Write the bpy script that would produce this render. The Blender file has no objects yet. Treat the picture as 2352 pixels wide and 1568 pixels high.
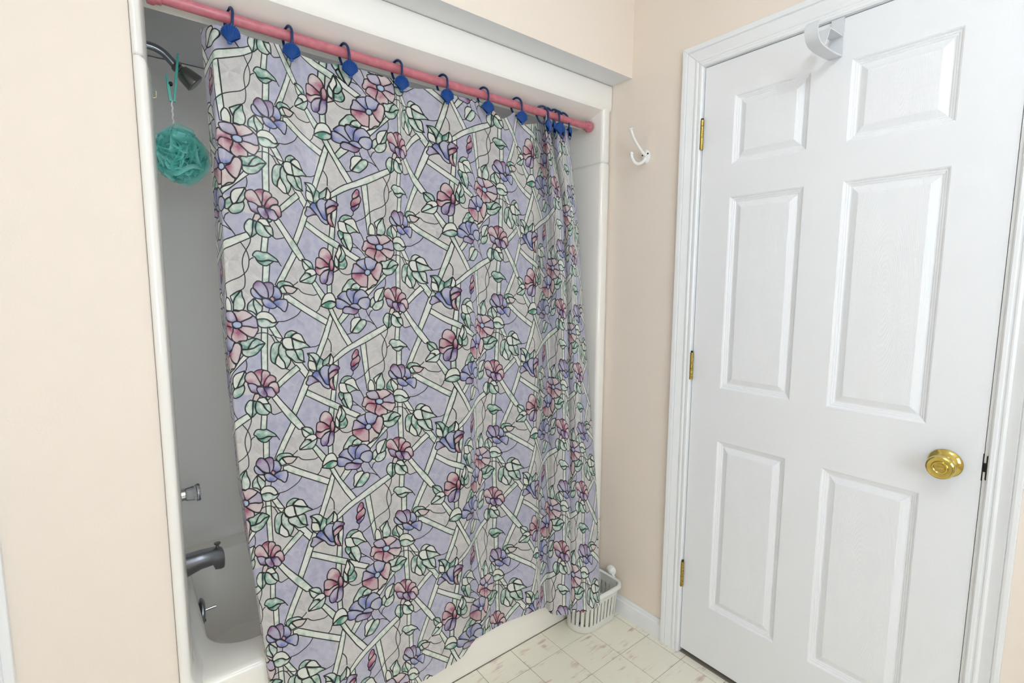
import bpy, bmesh, math, random
import numpy as np
from mathutils import Vector, Matrix

random.seed(5)
SC = bpy.context.scene
COL = SC.collection
PI = math.pi

# ------------------------------------------------------------------ camera
cam_d = bpy.data.cameras.new('camera')
cam = bpy.data.objects.new('camera', cam_d); COL.objects.link(cam)
cam_d.sensor_width = 36.0
cam_d.lens = 1148.784 / 2352 * 36.0
cam_d.clip_start = 0.02
yaw, pitch, roll = -0.672244, -0.111893, 0.004394
fwd = Vector((-math.sin(yaw)*math.cos(pitch), math.cos(yaw)*math.cos(pitch), math.sin(pitch)))
rgt = Vector((math.cos(yaw), math.sin(yaw), 0)); upv = rgt.cross(fwd)
r2 = rgt*math.cos(roll) + upv*math.sin(roll); u2 = -rgt*math.sin(roll) + upv*math.cos(roll)
M = Matrix((r2, u2, -fwd)).transposed().to_4x4()
M.translation = Vector((-1.56102, -1.51134, 1.34594))
cam.matrix_world = M
SC.camera = cam

# ------------------------------------------------------------------ light
world = bpy.data.worlds.new('sky'); SC.world = world; world.use_nodes = True
bg = world.node_tree.nodes['Background']
bg.inputs[0].default_value = (0.75, 0.85, 1.0, 1); bg.inputs[1].default_value = 1.0
SC.view_settings.view_transform = 'Standard'; SC.view_settings.look = 'None'
SC.view_settings.gamma = 1.0; SC.view_settings.use_curve_mapping = False
SC.view_settings.exposure = 0.28

SC.cycles.max_bounces = 8; SC.cycles.diffuse_bounces = 7; SC.cycles.glossy_bounces = 3
SC.cycles.transmission_bounces = 5; SC.cycles.transparent_max_bounces = 8
SC.cycles.caustics_reflective = False; SC.cycles.caustics_refractive = False
SC.cycles.use_adaptive_sampling = True; SC.cycles.adaptive_threshold = 0.14; SC.cycles.adaptive_min_samples = 14

def area(name, loc, rot, sx, sy, power, col):
    l = bpy.data.lights.new(name, 'AREA'); l.shape = 'RECTANGLE'; l.size = sx; l.size_y = sy
    l.energy = power; l.color = col
    o = bpy.data.objects.new(name, l); COL.objects.link(o); o.location = loc; o.rotation_euler = rot
    return o
# daylight entering by the window behind the photographer (south wall)
area('window_daylight', (-1.53, -2.985, 1.52), (PI/2, 0, 0), 1.02, 1.02, 20, (0.72, 0.87, 1.0))
# ------------------------------------------------------------------ materials
def mat(name, col=(.8,.8,.8), rough=.5, metal=0.0, spec=.5, **kw):
    m = bpy.data.materials.new(name); m.use_nodes = True
    b = m.node_tree.nodes['Principled BSDF']
    b.inputs['Base Color'].default_value = (*col, 1)
    b.inputs['Roughness'].default_value = rough
    b.inputs['Metallic'].default_value = metal
    b.inputs['Specular IOR Level'].default_value = spec
    for k, v in kw.items():
        b.inputs[k.replace('_', ' ')].default_value = v
    return m
def N(m, typ, **kw):
    n = m.node_tree.nodes.new(typ)
    for k, v in kw.items(): setattr(n, k, v)
    return n
def L(m, a, b): m.node_tree.links.new(a, b)
def bsdf(m): return m.node_tree.nodes['Principled BSDF']
def srgb(r, g, b):
    return tuple(((v/255+.055)/1.055)**2.4 if v > 10 else v/255/12.92 for v in (r, g, b))
def bump(m, height, strength=.2, dist=.002):
    bp = N(m, 'ShaderNodeBump'); bp.inputs['Strength'].default_value = strength
    bp.inputs['Distance'].default_value = dist
    L(m, height, bp.inputs['Height']); L(m, bp.outputs[0], bsdf(m).inputs['Normal'])
def noise(m, scale, detail=4, vec=None, rough=.5, dist=0.0):
    n = N(m, 'ShaderNodeTexNoise'); n.inputs['Scale'].default_value = scale
    n.inputs['Detail'].default_value = detail; n.inputs['Roughness'].default_value = rough
    n.inputs['Distortion'].default_value = dist
    if vec is not None: L(m, vec, n.inputs['Vector'])
    return n
def pos(m): return N(m, 'ShaderNodeNewGeometry').outputs['Position']
def ramp(m, fac, stops):
    r = N(m, 'ShaderNodeValToRGB'); e = r.color_ramp.elements
    while len(e) < len(stops): e.new(.5)
    for q, (p, c) in zip(e, stops): q.position = p; q.color = (*c, 1)
    L(m, fac, r.inputs[0]); return r

MT = {}
def wall_mat(name, col):
    m = mat(name, col, .62, spec=.3)
    n = noise(m, 220, 3, pos(m)); bump(m, n.outputs[0], .25, .0012)
    return m
MT['wall'] = wall_mat('peach_wall_paint', srgb(236, 224, 212))
MT['ceil'] = wall_mat('white_ceiling_paint', srgb(240, 238, 234))
MT['soffit_under'] = wall_mat('white_soffit_paint', srgb(228, 229, 231))
m = mat('white_trim_paint', srgb(236, 237, 239), .35); MT['trim'] = m
# door skin with embossed wood grain
def grain(name, vertical=True):
    m = mat(name, srgb(235, 236, 239), .42)
    mp = N(m, 'ShaderNodeMapping'); L(m, pos(m), mp.inputs['Vector'])
    mp.inputs['Scale'].default_value = (1, 340, 9) if vertical else (1, 9, 340)
    n = noise(m, 1.0, 5, mp.outputs[0], .6, .8); bump(m, n.outputs[0], .35, .0009)
    return m
MT['door_v'] = grain('white_door_upright_grain', True)
MT['door_h'] = grain('white_door_rail_grain', False)
m = mat('white_door_panel_grain', srgb(236, 237, 240), .42)
g0 = N(m, 'ShaderNodeTexCoord')
mp = N(m, 'ShaderNodeMapping'); L(m, g0.outputs['Object'], mp.inputs['Vector'])
mp.inputs['Scale'].default_value = (1, 16, 3.2)
wv = N(m, 'ShaderNodeTexWave', wave_type='RINGS', rings_direction='X'); L(m, mp.outputs[0], wv.inputs['Vector'])
wv.inputs['Scale'].default_value = 6.0; wv.inputs['Distortion'].default_value = 2.5
wv.inputs['Detail'].default_value = 3; wv.inputs['Detail Scale'].default_value = 1.5
bump(m, wv.outputs['Fac'], .22, .0008); MT['panel'] = m
# acrylic tub and surround
MT['acrylic'] = mat('glossy_white_acrylic', srgb(241, 238, 233), .11, spec=.5)
MT['tub'] = mat('glossy_bone_tub', srgb(243, 239, 231), .16, spec=.5)
MT['chrome'] = mat('chrome', (.62, .62, .64), .12, 1.0)
MT['chrome_dull'] = mat('satin_chrome', (.34, .35, .38), .28, 1.0)
MT['nickel'] = mat('worn_grey_nickel', (.30, .29, .27), .28, 1.0)
MT['clear'] = mat('clear_acrylic', (.95, .95, .95), .05, Transmission_Weight=.9, IOR=1.45)
MT['brass'] = mat('polished_brass', srgb(206, 184, 104), .13, 1.0)
m = mat('aged_brass', srgb(196, 156, 62), .3, 1.0)
n = noise(m, 260, 3, pos(m)); r = ramp(m, n.outputs[0], [(.35, srgb(150, 122, 46)), (.62, srgb(206, 182, 100))])
L(m, r.outputs[0], bsdf(m).inputs['Base Color']); MT['hinge'] = m
MT['dark'] = mat('dark_bronze', (.05, .045, .04), .35, .8)
MT['black'] = mat('black_steel', (.02, .02, .025), .4, .6)
m = mat('rose_rod_enamel', srgb(192, 112, 122), .34)
n = noise(m, 60, 4, pos(m)); r = ramp(m, n.outputs[0], [(.4, srgb(184, 104, 116)), (.7, srgb(200, 120, 130))])
L(m, r.outputs[0], bsdf(m).inputs['Base Color']); MT['rod'] = m
MT['blue'] = mat('cobalt_blue_plastic', srgb(24, 74, 146), .3)
MT['blue_wire'] = mat('navy_blue_plastic_wire', srgb(20, 44, 92), .35)
MT['white_enamel'] = mat('white_enamel', srgb(240, 239, 238), .25)
MT['white_plastic'] = mat('white_plastic_hook', srgb(214, 216, 220), .4)
m = mat('frosted_plastic', srgb(246, 245, 238), .35, Transmission_Weight=.2, IOR=1.2); MT['frost'] = m
MT['frost_rim'] = mat('milky_white_plastic', srgb(240, 240, 236), .3)
MT['teal_net'] = mat('turquoise_netting', srgb(178, 250, 242), .55)
MT['teal_net2'] = mat('turquoise_sheer_net', srgb(150, 242, 230), .5)
for k_ in ('teal_net', 'teal_net2'):
    m = MT[k_]; tl = N(m, 'ShaderNodeBsdfTranslucent'); tl.inputs[0].default_value = (*srgb(185, 252, 245), 1)
    tr_ = N(m, 'ShaderNodeBsdfTransparent'); ms = N(m, 'ShaderNodeMixShader'); ms.inputs[0].default_value = .45
    L(m, bsdf(m).outputs[0], ms.inputs[1]); L(m, tl.outputs[0], ms.inputs[2])
    m2 = N(m, 'ShaderNodeMixShader'); m2.inputs[0].default_value = .10 if k_ == 'teal_net' else .45
    L(m, ms.outputs[0], m2.inputs[1]); L(m, tr_.outputs[0], m2.inputs[2])
    L(m, m2.outputs[0], m.node_tree.nodes['Material Output'].inputs['Surface'])
bs = bsdf(MT['teal_net']); bs.inputs['Alpha'].default_value = 1.0
MT['teal'] = mat('mint_plastic_clip', srgb(88, 196, 176), .35)
MT['cord'] = mat('white_cotton_cord', srgb(238, 236, 230), .8)
MT['cream_plastic'] = mat('cream_plastic', srgb(232, 224, 196), .4)
MT['brasslite'] = mat('pale_brass_wire', srgb(214, 206, 168), .35, .4)
MT['groove'] = mat('tile_joint', srgb(140, 132, 120), .8)
MT['lampglass'] = mat('opal_lamp_glass', (.95, .93, .88), .3, Emission_Color=(.84, .93, 1, 1), Emission_Strength=27.0)  # glowing globe of the added, unseen lamp
# vinyl floor tile: cream with mauve brushed veins
def tile_mat(name):
    m = mat(name, srgb(228, 221, 205), .38)
    p = N(m, 'ShaderNodeNewGeometry').outputs['Position']
    oi = N(m, 'ShaderNodeObjectInfo')
    rn = N(m, 'ShaderNodeVectorMath', operation='SCALE'); rn.inputs[0].default_value = (31, 17, 5)
    L(m, oi.outputs['Random'], rn.inputs['Scale'])
    ad = N(m, 'ShaderNodeVectorMath', operation='ADD'); L(m, p, ad.inputs[0]); L(m, rn.outputs[0], ad.inputs[1])
    def vein(rot, sc, w):
        a = N(m, 'ShaderNodeMapping'); L(m, ad.outputs[0], a.inputs['Vector'])
        a.inputs['Rotation'].default_value = (0, 0, rot); a.inputs['Scale'].default_value = sc
        n1 = noise(m, 1.0, 5, a.outputs[0], .6, .9)
        b2 = N(m, 'ShaderNodeMapping'); L(m, ad.outputs[0], b2.inputs['Vector']); b2.inputs['Scale'].default_value = (13, 13, 1)
        b2.inputs['Location'].default_value = (w, 3*w, 0)
        n2 = noise(m, 1.0, 2, b2.outputs[0])
        mu = N(m, 'ShaderNodeMath', operation='MULTIPLY'); L(m, n1.outputs[0], mu.inputs[0]); L(m, n2.outputs[0], mu.inputs[1])
        return mu.outputs[0]
    mxv = N(m, 'ShaderNodeMath', operation='MAXIMUM')
    L(m, vein(.6, (7, 52, 1), 1.0), mxv.inputs[0]); L(m, vein(-.35, (6, 46, 1), 7.0), mxv.inputs[1])
    r = ramp(m, mxv.outputs[0], [(.30, srgb(240, 235, 219)), (.345, srgb(238, 231, 216)), (.39, srgb(224, 206, 194)), (.46, srgb(198, 172, 164))])
    L(m, r.outputs[0], bsdf(m).inputs['Base Color'])
    return m
MT['tile'] = tile_mat('cream_marbled_vinyl')

# ------------------------------------------------------------------ helpers
def link(name, me, m, parent=None):
    o = bpy.data.objects.new(name, me); COL.objects.link(o)
    if m is not None and not me.materials: me.materials.append(MT[m] if isinstance(m, str) else m)
    if parent is not None: o.parent = parent; o.matrix_parent_inverse = parent.matrix_world.inverted() if False else Matrix()
    return o
def mesh(name, v, f, smooth=False):
    me = bpy.data.meshes.new(name); me.from_pydata([tuple(p) for p in v], [], f); me.update()
    if smooth:
        me.polygons.foreach_set('use_smooth', [True]*len(me.polygons))
    return me
def fix(me):
    bm = bmesh.new(); bm.from_mesh(me); bmesh.ops.recalc_face_normals(bm, faces=bm.faces); bm.to_mesh(me); bm.free(); return me
def autosmooth(me, ang=.6):
    bm = bmesh.new(); bm.from_mesh(me)
    bmesh.ops.recalc_face_normals(bm, faces=bm.faces)
    for f in bm.faces: f.smooth = True
    for e in bm.edges:
        if len(e.link_faces) == 2 and e.calc_face_angle(0) > ang: e.smooth = False
    bm.to_mesh(me); bm.free(); return me
def box_data(boxes):
    v = []; f = []
    for (x0, y0, z0), (x1, y1, z1) in boxes:
        b = len(v)
        v += [(x0,y0,z0),(x1,y0,z0),(x1,y1,z0),(x0,y1,z0),(x0,y0,z1),(x1,y0,z1),(x1,y1,z1),(x0,y1,z1)]
        f += [tuple(b+i for i in q) for q in ((0,3,2,1),(4,5,6,7),(0,1,5,4),(1,2,6,5),(2,3,7,6),(3,0,4,7))]
    return v, f
def boxm(name, boxes, bev=0, seg=2):
    v, f = box_data(boxes); me = mesh(name, v, f)
    if bev:
        bm = bmesh.new(); bm.from_mesh(me)
        bmesh.ops.bevel(bm, geom=bm.edges[:], offset=bev, segments=seg, affect='EDGES', profile=.5)
        bm.to_mesh(me); bm.free(); autosmooth(me, .9)
    return me
def tube(name, pts, rad, n=12, closed=False, cap=True, rads=None):
    P = [Vector(p) for p in pts]; k = len(P); v = []; f = []
    T = []
    for i in range(k):
        a = P[(i-1) % k] if (closed or i > 0) else P[i]; b = P[(i+1) % k] if (closed or i < k-1) else P[i]
        T.append((b-a).normalized())
    up = Vector((0, 0, 1)) if abs(T[0].z) < .9 else Vector((1, 0, 0))
    nrm = (up - T[0]*up.dot(T[0])).normalized()
    for i in range(k):
        nrm = (nrm - T[i]*nrm.dot(T[i])).normalized(); bi = T[i].cross(nrm)
        r = rads[i] if rads else rad
        for j in range(n):
            a = 2*PI*j/n; v.append(P[i] + nrm*math.cos(a)*r + bi*math.sin(a)*r)
    for i in range(k if closed else k-1):
        for j in range(n):
            f.append((i*n+j, i*n+(j+1) % n, ((i+1) % k)*n+(j+1) % n, ((i+1) % k)*n+j))
    if cap and not closed:
        f.append(tuple(range(n-1, -1, -1))); f.append(tuple((k-1)*n+j for j in range(n)))
    return autosmooth(mesh(name, v, f), .9)
def spline(pts, sub=6):
    P = [Vector(p) for p in pts]; out = []
    for i in range(len(P)-1):
        p0 = P[i-1] if i else P[i]; p3 = P[i+2] if i+2 < len(P) else P[i+1]; p1, p2 = P[i], P[i+1]
        for s in range(sub):
            t = s/sub
            out.append(.5*((2*p1) + (p2-p0)*t + (2*p0-5*p1+4*p2-p3)*t*t + (3*p1-p0-3*p2+p3)*t**3))
    out.append(P[-1]); return out
def lathe(name, prof, origin, axis, n=32, ang=.7):
    # prof: (dist along axis, radius)
    A = Vector(axis).normalized(); up = Vector((0, 0, 1)) if abs(A.z) < .9 else Vector((1, 0, 0))
    U = (up - A*up.dot(A)).normalized(); W = A.cross(U); O = Vector(origin); v = []; f = []
    for d, r in prof:
        for j in range(n):
            a = 2*PI*j/n; v.append(O + A*d + U*math.cos(a)*r + W*math.sin(a)*r)
    for i in range(len(prof)-1):
        for j in range(n):
            f.append((i*n+j, i*n+(j+1) % n, (i+1)*n+(j+1) % n, (i+1)*n+j))
    f.append(tuple(range(n-1, -1, -1))); f.append(tuple((len(prof)-1)*n+j for j in range(n)))
    return autosmooth(mesh(name, v, f), ang)
def sphere(name, c, r, sx=1, sy=1, sz=1, n=20):
    bm = bmesh.new(); bmesh.ops.create_uvsphere(bm, u_segments=n, v_segments=n//2, radius=r)
    for q in bm.verts: q.co = Vector((q.co.x*sx, q.co.y*sy, q.co.z*sz)) + Vector(c)
    for q in bm.faces: q.smooth = True
    me = bpy.data.meshes.new(name); bm.to_mesh(me); bm.free(); return me
def extrude_profile(name, prof, A, B, ang=.5):
    # prof: list of 3D offsets at A; copied at B (both Vectors), closed polygon
    k = len(prof); v = [Vector(A)+Vector(p) for p in prof] + [Vector(B)+Vector(p) for p in prof]
    f = [(i, (i+1) % k, k+(i+1) % k, k+i) for i in range(k)] + [tuple(range(k-1, -1, -1)), tuple(range(k, 2*k))]
    return autosmooth(mesh(name, v, f), ang)
def struct(name, me, m, parent=None):
    o = link(name, me, m, parent)
    if parent is None: o['kind'] = 'structure'
    return o
def tag(o, label, cat, group=None):
    o['label'] = label; o['category'] = cat
    if group: o['group'] = group
    return o
def thing(name, loc, label, cat, group=None):
    o = bpy.data.objects.new(name, None); COL.objects.link(o); o.location = loc; o.empty_display_size = .05
    tag(o, label, cat, group); return o
def part(name, me, m, parent, label=None):
    # mesh given in world coordinates: shift into the parent's frame
    root = parent; off = Vector((0, 0, 0))
    while root is not None: off += root.location; root = root.parent
    me.transform(Matrix.Translation(-off))
    o = link(name, me, m, parent)
    if label: o['label'] = label
    return o
def copy_tree(o, parent=None):
    c = o.copy(); COL.objects.link(c); c.parent = parent
    for ch in list(o.children): copy_tree(ch, c)
    return c
def hermite(xk, Y, x):
    # smooth interpolation of rows Y (len(xk), ...) at x
    xk = np.asarray(xk, float); x = np.clip(x, xk[0], xk[-1])
    i = np.clip(np.searchsorted(xk, x)-1, 0, len(xk)-2)
    d = np.diff(Y, axis=0) / np.diff(xk)[:, None]
    m_ = np.empty_like(Y); m_[0] = d[0]; m_[-1] = d[-1]
    w1 = np.diff(xk)[1:, None]; w0 = np.diff(xk)[:-1, None]
    m_[1:-1] = (d[:-1]*w1 + d[1:]*w0) / (w0+w1)
    h = (xk[i+1]-xk[i]); t = ((x-xk[i])/h)[:, None]; h = h[:, None]
    return (2*t**3-3*t**2+1)*Y[i] + (t**3-2*t**2+t)*h*m_[i] + (-2*t**3+3*t**2)*Y[i+1] + (t**3-t**2)*h*m_[i+1]

# ------------------------------------------------------------------ room shell
YF = -0.150      # front face of the tub wall
YS = -0.2587     # front of the soffit
ZS = 2.109       # underside of the soffit
WX, SY, CZ = -2.62, -3.0, 2.44
YD0, YD1, DT = -0.559, -1.314, 2.050       # door leaf edges and top
floor = struct('floor', boxm('floor', [((WX-.1, SY-.1, -.06), (.1, .75, -.0015))]), 'groove')
struct('ceiling', boxm('ceiling', [((WX-.1, SY-.1, CZ), (.1, .75, CZ+.05))]), 'ceil')
struct('wall_north', boxm('wall_north', [((WX, YF, 0), (-1.4965, YF+.10, ZS+.01)), ((WX, .70, 0), (.0, .76, CZ))]), 'wall')
me = boxm('wall_soffit', [((WX, YS, ZS), (0, .70, CZ))])
me.materials.append(MT['wall']); me.materials.append(MT['soffit_under'])
for p in me.polygons:
    if p.normal.z < -.5: p.material_index = 1
struct('wall_soffit', me, None)
struct('wall_east', boxm('wall_east', [((0, -.545, 0), (.12, .76, CZ)), ((0, SY, 0), (.12, -1.328, CZ)), ((0, -1.328, 2.064), (.12, -.545, CZ)), ((.125, -1.6, 0), (.15, -.3, 2.3))]), 'wall')
struct('wall_west', boxm('wall_west', [((WX-.1, SY, 0), (WX, .75, CZ))]), 'wall')
wx0, wx1, wz0, wz1 = -2.06, -1.00, .99, 2.05
struct('wall_south', boxm('wall_south', [((WX, SY-.1, 0), (wx0, SY, CZ)), ((wx1, SY-.1, 0), (.1, SY, CZ)), ((wx0, SY-.1, 0), (wx1, SY, wz0)), ((wx0, SY-.1, wz1), (wx1, SY, CZ))]), 'wall')
win = struct('window_1', boxm('window_frame', [((wx0-.05, SY-.02, wz0-.05), (wx0+.03, SY+.014, wz1+.05)), ((wx1-.03, SY-.02, wz0-.05), (wx1+.05, SY+.014, wz1+.05)),
    ((wx0+.03, SY-.02, wz1-.03), (wx1-.03, SY+.014, wz1+.05)), ((wx0+.03, SY-.02, wz0-.05), (wx1-.03, SY+.014, wz0+.03))]), 'trim')
link('window_rail', boxm('window_rail', [((wx0+.03, SY-.015, 1.49), (wx1-.03, SY+.03, 1.535))]), 'trim', win)
link('window_sill', boxm('window_sill', [((wx0-.07, SY-.02, wz0-.085), (wx1+.07, SY+.05, wz0-.055))]), 'trim', win)

# floor tiles, 6 inch grid
TS = .1525; tx0, ty0 = -.034, -.2795
tv, tf = box_data([((0, 0, 0), (TS-.0016, TS-.0016, .0015))])
tile_me = mesh('floor_tile', tv, tf)
bm = bmesh.new(); bm.from_mesh(tile_me)
bmesh.ops.bevel(bm, geom=[e for e in bm.edges if e.verts[0].co.z > .001 and e.verts[1].co.z > .001], offset=.0006, segments=1, affect='EDGES')
bm.to_mesh(tile_me); bm.free()
tile_cache = {}
def tile_mesh(w, d):
    k = (round(w, 4), round(d, 4))
    if k not in tile_cache:
        me = tile_me.copy(); me.transform(Matrix.Diagonal((w/TS, d/TS, 1, 1))); tile_cache[k] = me
    return tile_cache[k]
for i in range(-1, 13):
    for j in range(-1, 13):
        xa, xb = tx0-TS*(i+1), tx0-TS*i
        ya, yb = ty0-TS*(j+1), ty0-TS*j
        xb = min(xb, -.001); yb = min(yb, -.167)
        if xb-xa < .006 or yb-ya < .006: continue
        t = link('floor_tile', tile_mesh(xb-xa, yb-ya), 'tile', floor)
        t.location = (xa+.0005, ya+.0005, -.0015)
fl = link('outer_floor', boxm('outer_floor', [((WX, SY, -.0015), (tx0-TS*13, .0, 0)), ((tx0-TS*13, SY, -.0015), (0, ty0-TS*13, 0))]), 'tile', floor)

# baseboard along the door wall (ogee top), from tub to casing, and beyond the casing
bb = [(0, 0), (-.013, 0), (-.013, .052), (-.011, .060), (-.007, .064), (-.006, .072), (-.003, .077), (0, .077)]
def bboard(name, y0, y1):
    return extrude_profile(name, [(x, 0, z) for x, z in bb], (-.0003, y0, 0), (-.0003, y1, 0))
struct('baseboard_east', bboard('baseboard_east', -.168, -.4835), 'trim')
struct('baseboard_south_east', bboard('baseboard_south_east', -1.388, SY+.005), 'trim')
struct('baseboard_north', boxm('baseboard_north', [((-1.764, YF-.013, 0), (-1.4975, YF-.0003, .077))], .003), 'trim')

# casing profile (distance from inner edge, thickness)
cas = [(0, 0), (0, .008), (.004, .0115), (.011, .0115), (.0135, .0085), (.0175, .0095), (.020, .012), (.024, .0125), (.030, .0105), (.044, .0135), (.052, .0165), (.0545, .0135), (.0565, .0178), (.062, .0195), (.0705, .0195), (.072, .018), (.072, 0)]
def casing_side(name, yin, sgn, z1, h1, k=1.0):
    # vertical leg with mitred top: inner edge z1, outer edge z1+width
    v = []; n = len(cas)
    for d, t in cas: v.append((-t-.0002, yin+sgn*d*k, 0))
    for d, t in cas: v.append((-t-.0002, yin+sgn*d*k, z1+d-.0004))
    f = [(i, (i+1) % n, n+(i+1) % n, n+i) for i in range(n)] + [tuple(range(n-1, -1, -1)), tuple(range(n, 2*n))]
    return autosmooth(mesh(name, v, f), .35)
def casing_top(name, ya, yb, z1):
    v = []; n = len(cas)
    for d, t in cas: v.append((-t-.0002, ya+d-.0004, z1+d))
    for d, t in cas: v.append((-t-.0002, yb-d*.84+.0004, z1+d))
    f = [(i, (i+1) % n, n+(i+1) % n, n+i) for i in range(n)] + [tuple(range(n-1, -1, -1)), tuple(range(n, 2*n))]
    return autosmooth(mesh(name, v, f), .35)
yc0, yc1, zc = YD0+.004, YD1-.009, DT+.004
struct('trim_1', casing_side('trim_1', yc0, 1, zc, .072), 'trim')
struct('trim_2', casing_side('trim_2', yc1, -1, zc, .072, .84), 'trim')
struct('trim_3', casing_top('trim_3', yc0, yc1, zc), 'trim')
struct('trim_4', boxm('door_jamb', [((0.0005, -.5448, 0), (.119, YD0+.0028, 2.0635)), ((0.0005, YD1-.0013, 0), (.119, -1.3278, 2.0635)), ((0.0005, YD1-.0013, DT+.0028), (.119, YD0+.0028, 2.0635))]), 'trim')
# second door at the left edge of the view: casing legs, head and leaf on the tub wall
def casing_north(name, xin, sgn, z1):
    n = len(cas); v = []
    for d, t in cas: v.append((xin+sgn*d, YF-t-.0002, 0))
    for d, t in cas: v.append((xin+sgn*d, YF-t-.0002, z1+d-.0004))
    f = [(i, (i+1) % n, n+(i+1) % n, n+i) for i in range(n)] + [tuple(range(n-1, -1, -1)), tuple(range(n, 2*n))]
    return autosmooth(mesh(name, v, f), .35)
struct('trim_5', casing_north('trim_5', -1.838, 1, zc), 'trim')
struct('trim_6', casing_north('trim_6', -2.530, -1, zc), 'trim')
n = len(cas)
cv = [(-2.530-d+.0004, YF-t-.0002, zc+d) for d, t in cas] + [(-1.838+d-.0004, YF-t-.0002, zc+d) for d, t in cas]
cf = [(i, (i+1) % n, n+(i+1) % n, n+i) for i in range(n)] + [tuple(range(n-1, -1, -1)), tuple(range(n, 2*n))]
struct('trim_7', autosmooth(mesh('trim_7', cv, cf), .35), 'trim')
struct('door_2', boxm('door_2', [((-2.526, YF-.004, .012), (-1.842, YF-.0003, DT))], .001, 1), 'trim')

# ------------------------------------------------------------------ the six-panel door
PY = [-.6614, -.8813, -.9798, -1.204]
PZ = [1.9395, 1.7293, 1.6295, 1.008, .8297, .2258]
DB = .018
ys = [YD0, PY[0], PY[1], PY[2], PY[3], YD1]; zs = [DB, PZ[5], PZ[4], PZ[3], PZ[2], PZ[1], PZ[0], DT]
v = []; f = []; mi = []
for iy in range(5):
    for iz in range(7):
        hole = iy in (1, 3) and iz in (1, 3, 5)
        if hole: continue
        b = len(v)
        v += [(0, ys[iy], zs[iz]), (0, ys[iy+1], zs[iz]), (0, ys[iy+1], zs[iz+1]), (0, ys[iy], zs[iz+1])]
        f.append((b+3, b+2, b+1, b)); mi.append(1 if iy in (1, 2, 3) and iz in (0, 2, 4, 6) and not (iy == 2 and False) else 0)
b = len(v)
X1 = .035
v += [(0, YD0, DB), (0, YD1, DB), (0, YD1, DT), (0, YD0, DT), (X1, YD0, DB), (X1, YD1, DB), (X1, YD1, DT), (X1, YD0, DT)]
for q in ((0, 1, 5, 4), (1, 2, 6, 5), (2, 3, 7, 6), (3, 0, 4, 7), (4, 5, 6, 7)): f.append(tuple(b+i for i in q)); mi.append(0)
me = mesh('door', v, f)
bm = bmesh.new(); bm.from_mesh(me); bmesh.ops.remove_doubles(bm, verts=bm.verts, dist=1e-5); bmesh.ops.recalc_face_normals(bm, faces=bm.faces); bm.to_mesh(me); bm.free()
me.materials.append(MT['door_v']); me.materials.append(MT['door_h'])
for p in me.polygons:
    c = p.center
    inrail = YD0 > c.y > YD1 and PY[0] > c.y > PY[3] and not (PY[1] > c.y > PY[2] and (PZ[5] < c.z < PZ[4] or PZ[3] < c.z < PZ[2] or PZ[1] < c.z < PZ[0]))
    p.material_index = 1 if inrail and abs(p.normal.x) > .9 and c.x < .01 else 0
door = struct('door_1', me, None)
PROF = [(0, 0), (.003, .0015), (.006, .0050), (.009, .0055), (.011, .0078), (.014, .0083), (.0165, .0105), (.0195, .0105), (.037, .0030), (.0385, .0030)]
def panel(y0, y1, z0, z1):
    cy, cz = (y0+y1)/2, (z0+z1)/2; v = []; f = []
    for ins, dep in PROF:
        a, b = y0-ins, y1+ins; c, d = z0+ins, z1-ins
        v += [(dep, a-cy, c-cz), (dep, b-cy, c-cz), (dep, b-cy, d-cz), (dep, a-cy, d-cz)]
    for i in range(len(PROF)-1):
        for j in range(4): f.append((4*i+j, 4*i+(j+1) % 4, 4*i+4+(j+1) % 4, 4*i+4+j))
    k = 4*(len(PROF)-1); f.append((k, k+1, k+2, k+3))
    me = mesh('door_panel', v, f); bm = bmesh.new(); bm.from_mesh(me)
    for q in bm.faces:
        if q.normal.x > 0: q.normal_flip()
    bm.to_mesh(me); bm.free()
    o = link('door_panel', me, 'panel', door); o.location = (0, cy, cz); return o
for a, b_ in ((PY[0], PY[1]), (PY[2], PY[3])):
    for z1, z0 in ((PZ[0], PZ[1]), (PZ[2], PZ[3]), (PZ[4], PZ[5])):
        panel(a, b_, z0, z1)
# hinges
for zc_ in (1.840, 1.071, .3065):
    segs = []; HZ = .0945
    prof = []
    for k in range(5):
        z0 = zc_-HZ/2+HZ*k/5; prof += [(z0+.0004, .0058), (z0+HZ/5-.0004, .0058), (z0+HZ/5-.0002, .0050)]
    hg = link('hinge', lathe('hinge', [(d-zc_, r) for d, r in prof], (0, 0, 0), (0, 0, 1), 14), 'hinge', door)
    hg.location = (-.0062, YD0+.0016, zc_)
    pm = boxm('hinge_leaf', [((-.0012, -.0015, -HZ/2), (.0075, .0005, HZ/2))]); link('hinge_leaf', pm, 'hinge', hg)
    link('hinge_pin', lathe('hinge_pin', [(HZ/2, .0034), (HZ/2+.003, .0046), (HZ/2+.005, .0040), (HZ/2+.0062, .001)], (0, 0, 0), (0, 0, 1), 12), 'dark', hg)
# knob
kc = (0, -1.2475, .9205)
kb = link('door_knob', lathe('door_knob', [(.010, .011), (.022, .0105), (.026, .013), (.030, .021), (.034, .0255), (.040, .0280), (.048, .0285), (.053, .0272), (.0555, .0240), (.0545, .0215), (.0545, .0165), (.0575, .0150), (.058, .0120), (.057, .0105)], (0, 0, 0), (-1, 0, 0), 40, .45), 'brass', door)
kb.location = kc; kb['label'] = 'polished brass privacy knob'
link('rosette', lathe('rosette', [(0, .0335), (.002, .0345), (.004, .0342), (.0075, .0310), (.011, .0235), (.013, .0150), (.0135, .012)], (0, 0, 0), (-1, 0, 0), 44, .5), 'brass', kb)
link('turn_button', boxm('turn_button', [((-.0605, -.0088, -.0030), (-.0560, .0088, .0030))], .0018, 3), 'brass', kb)
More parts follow.
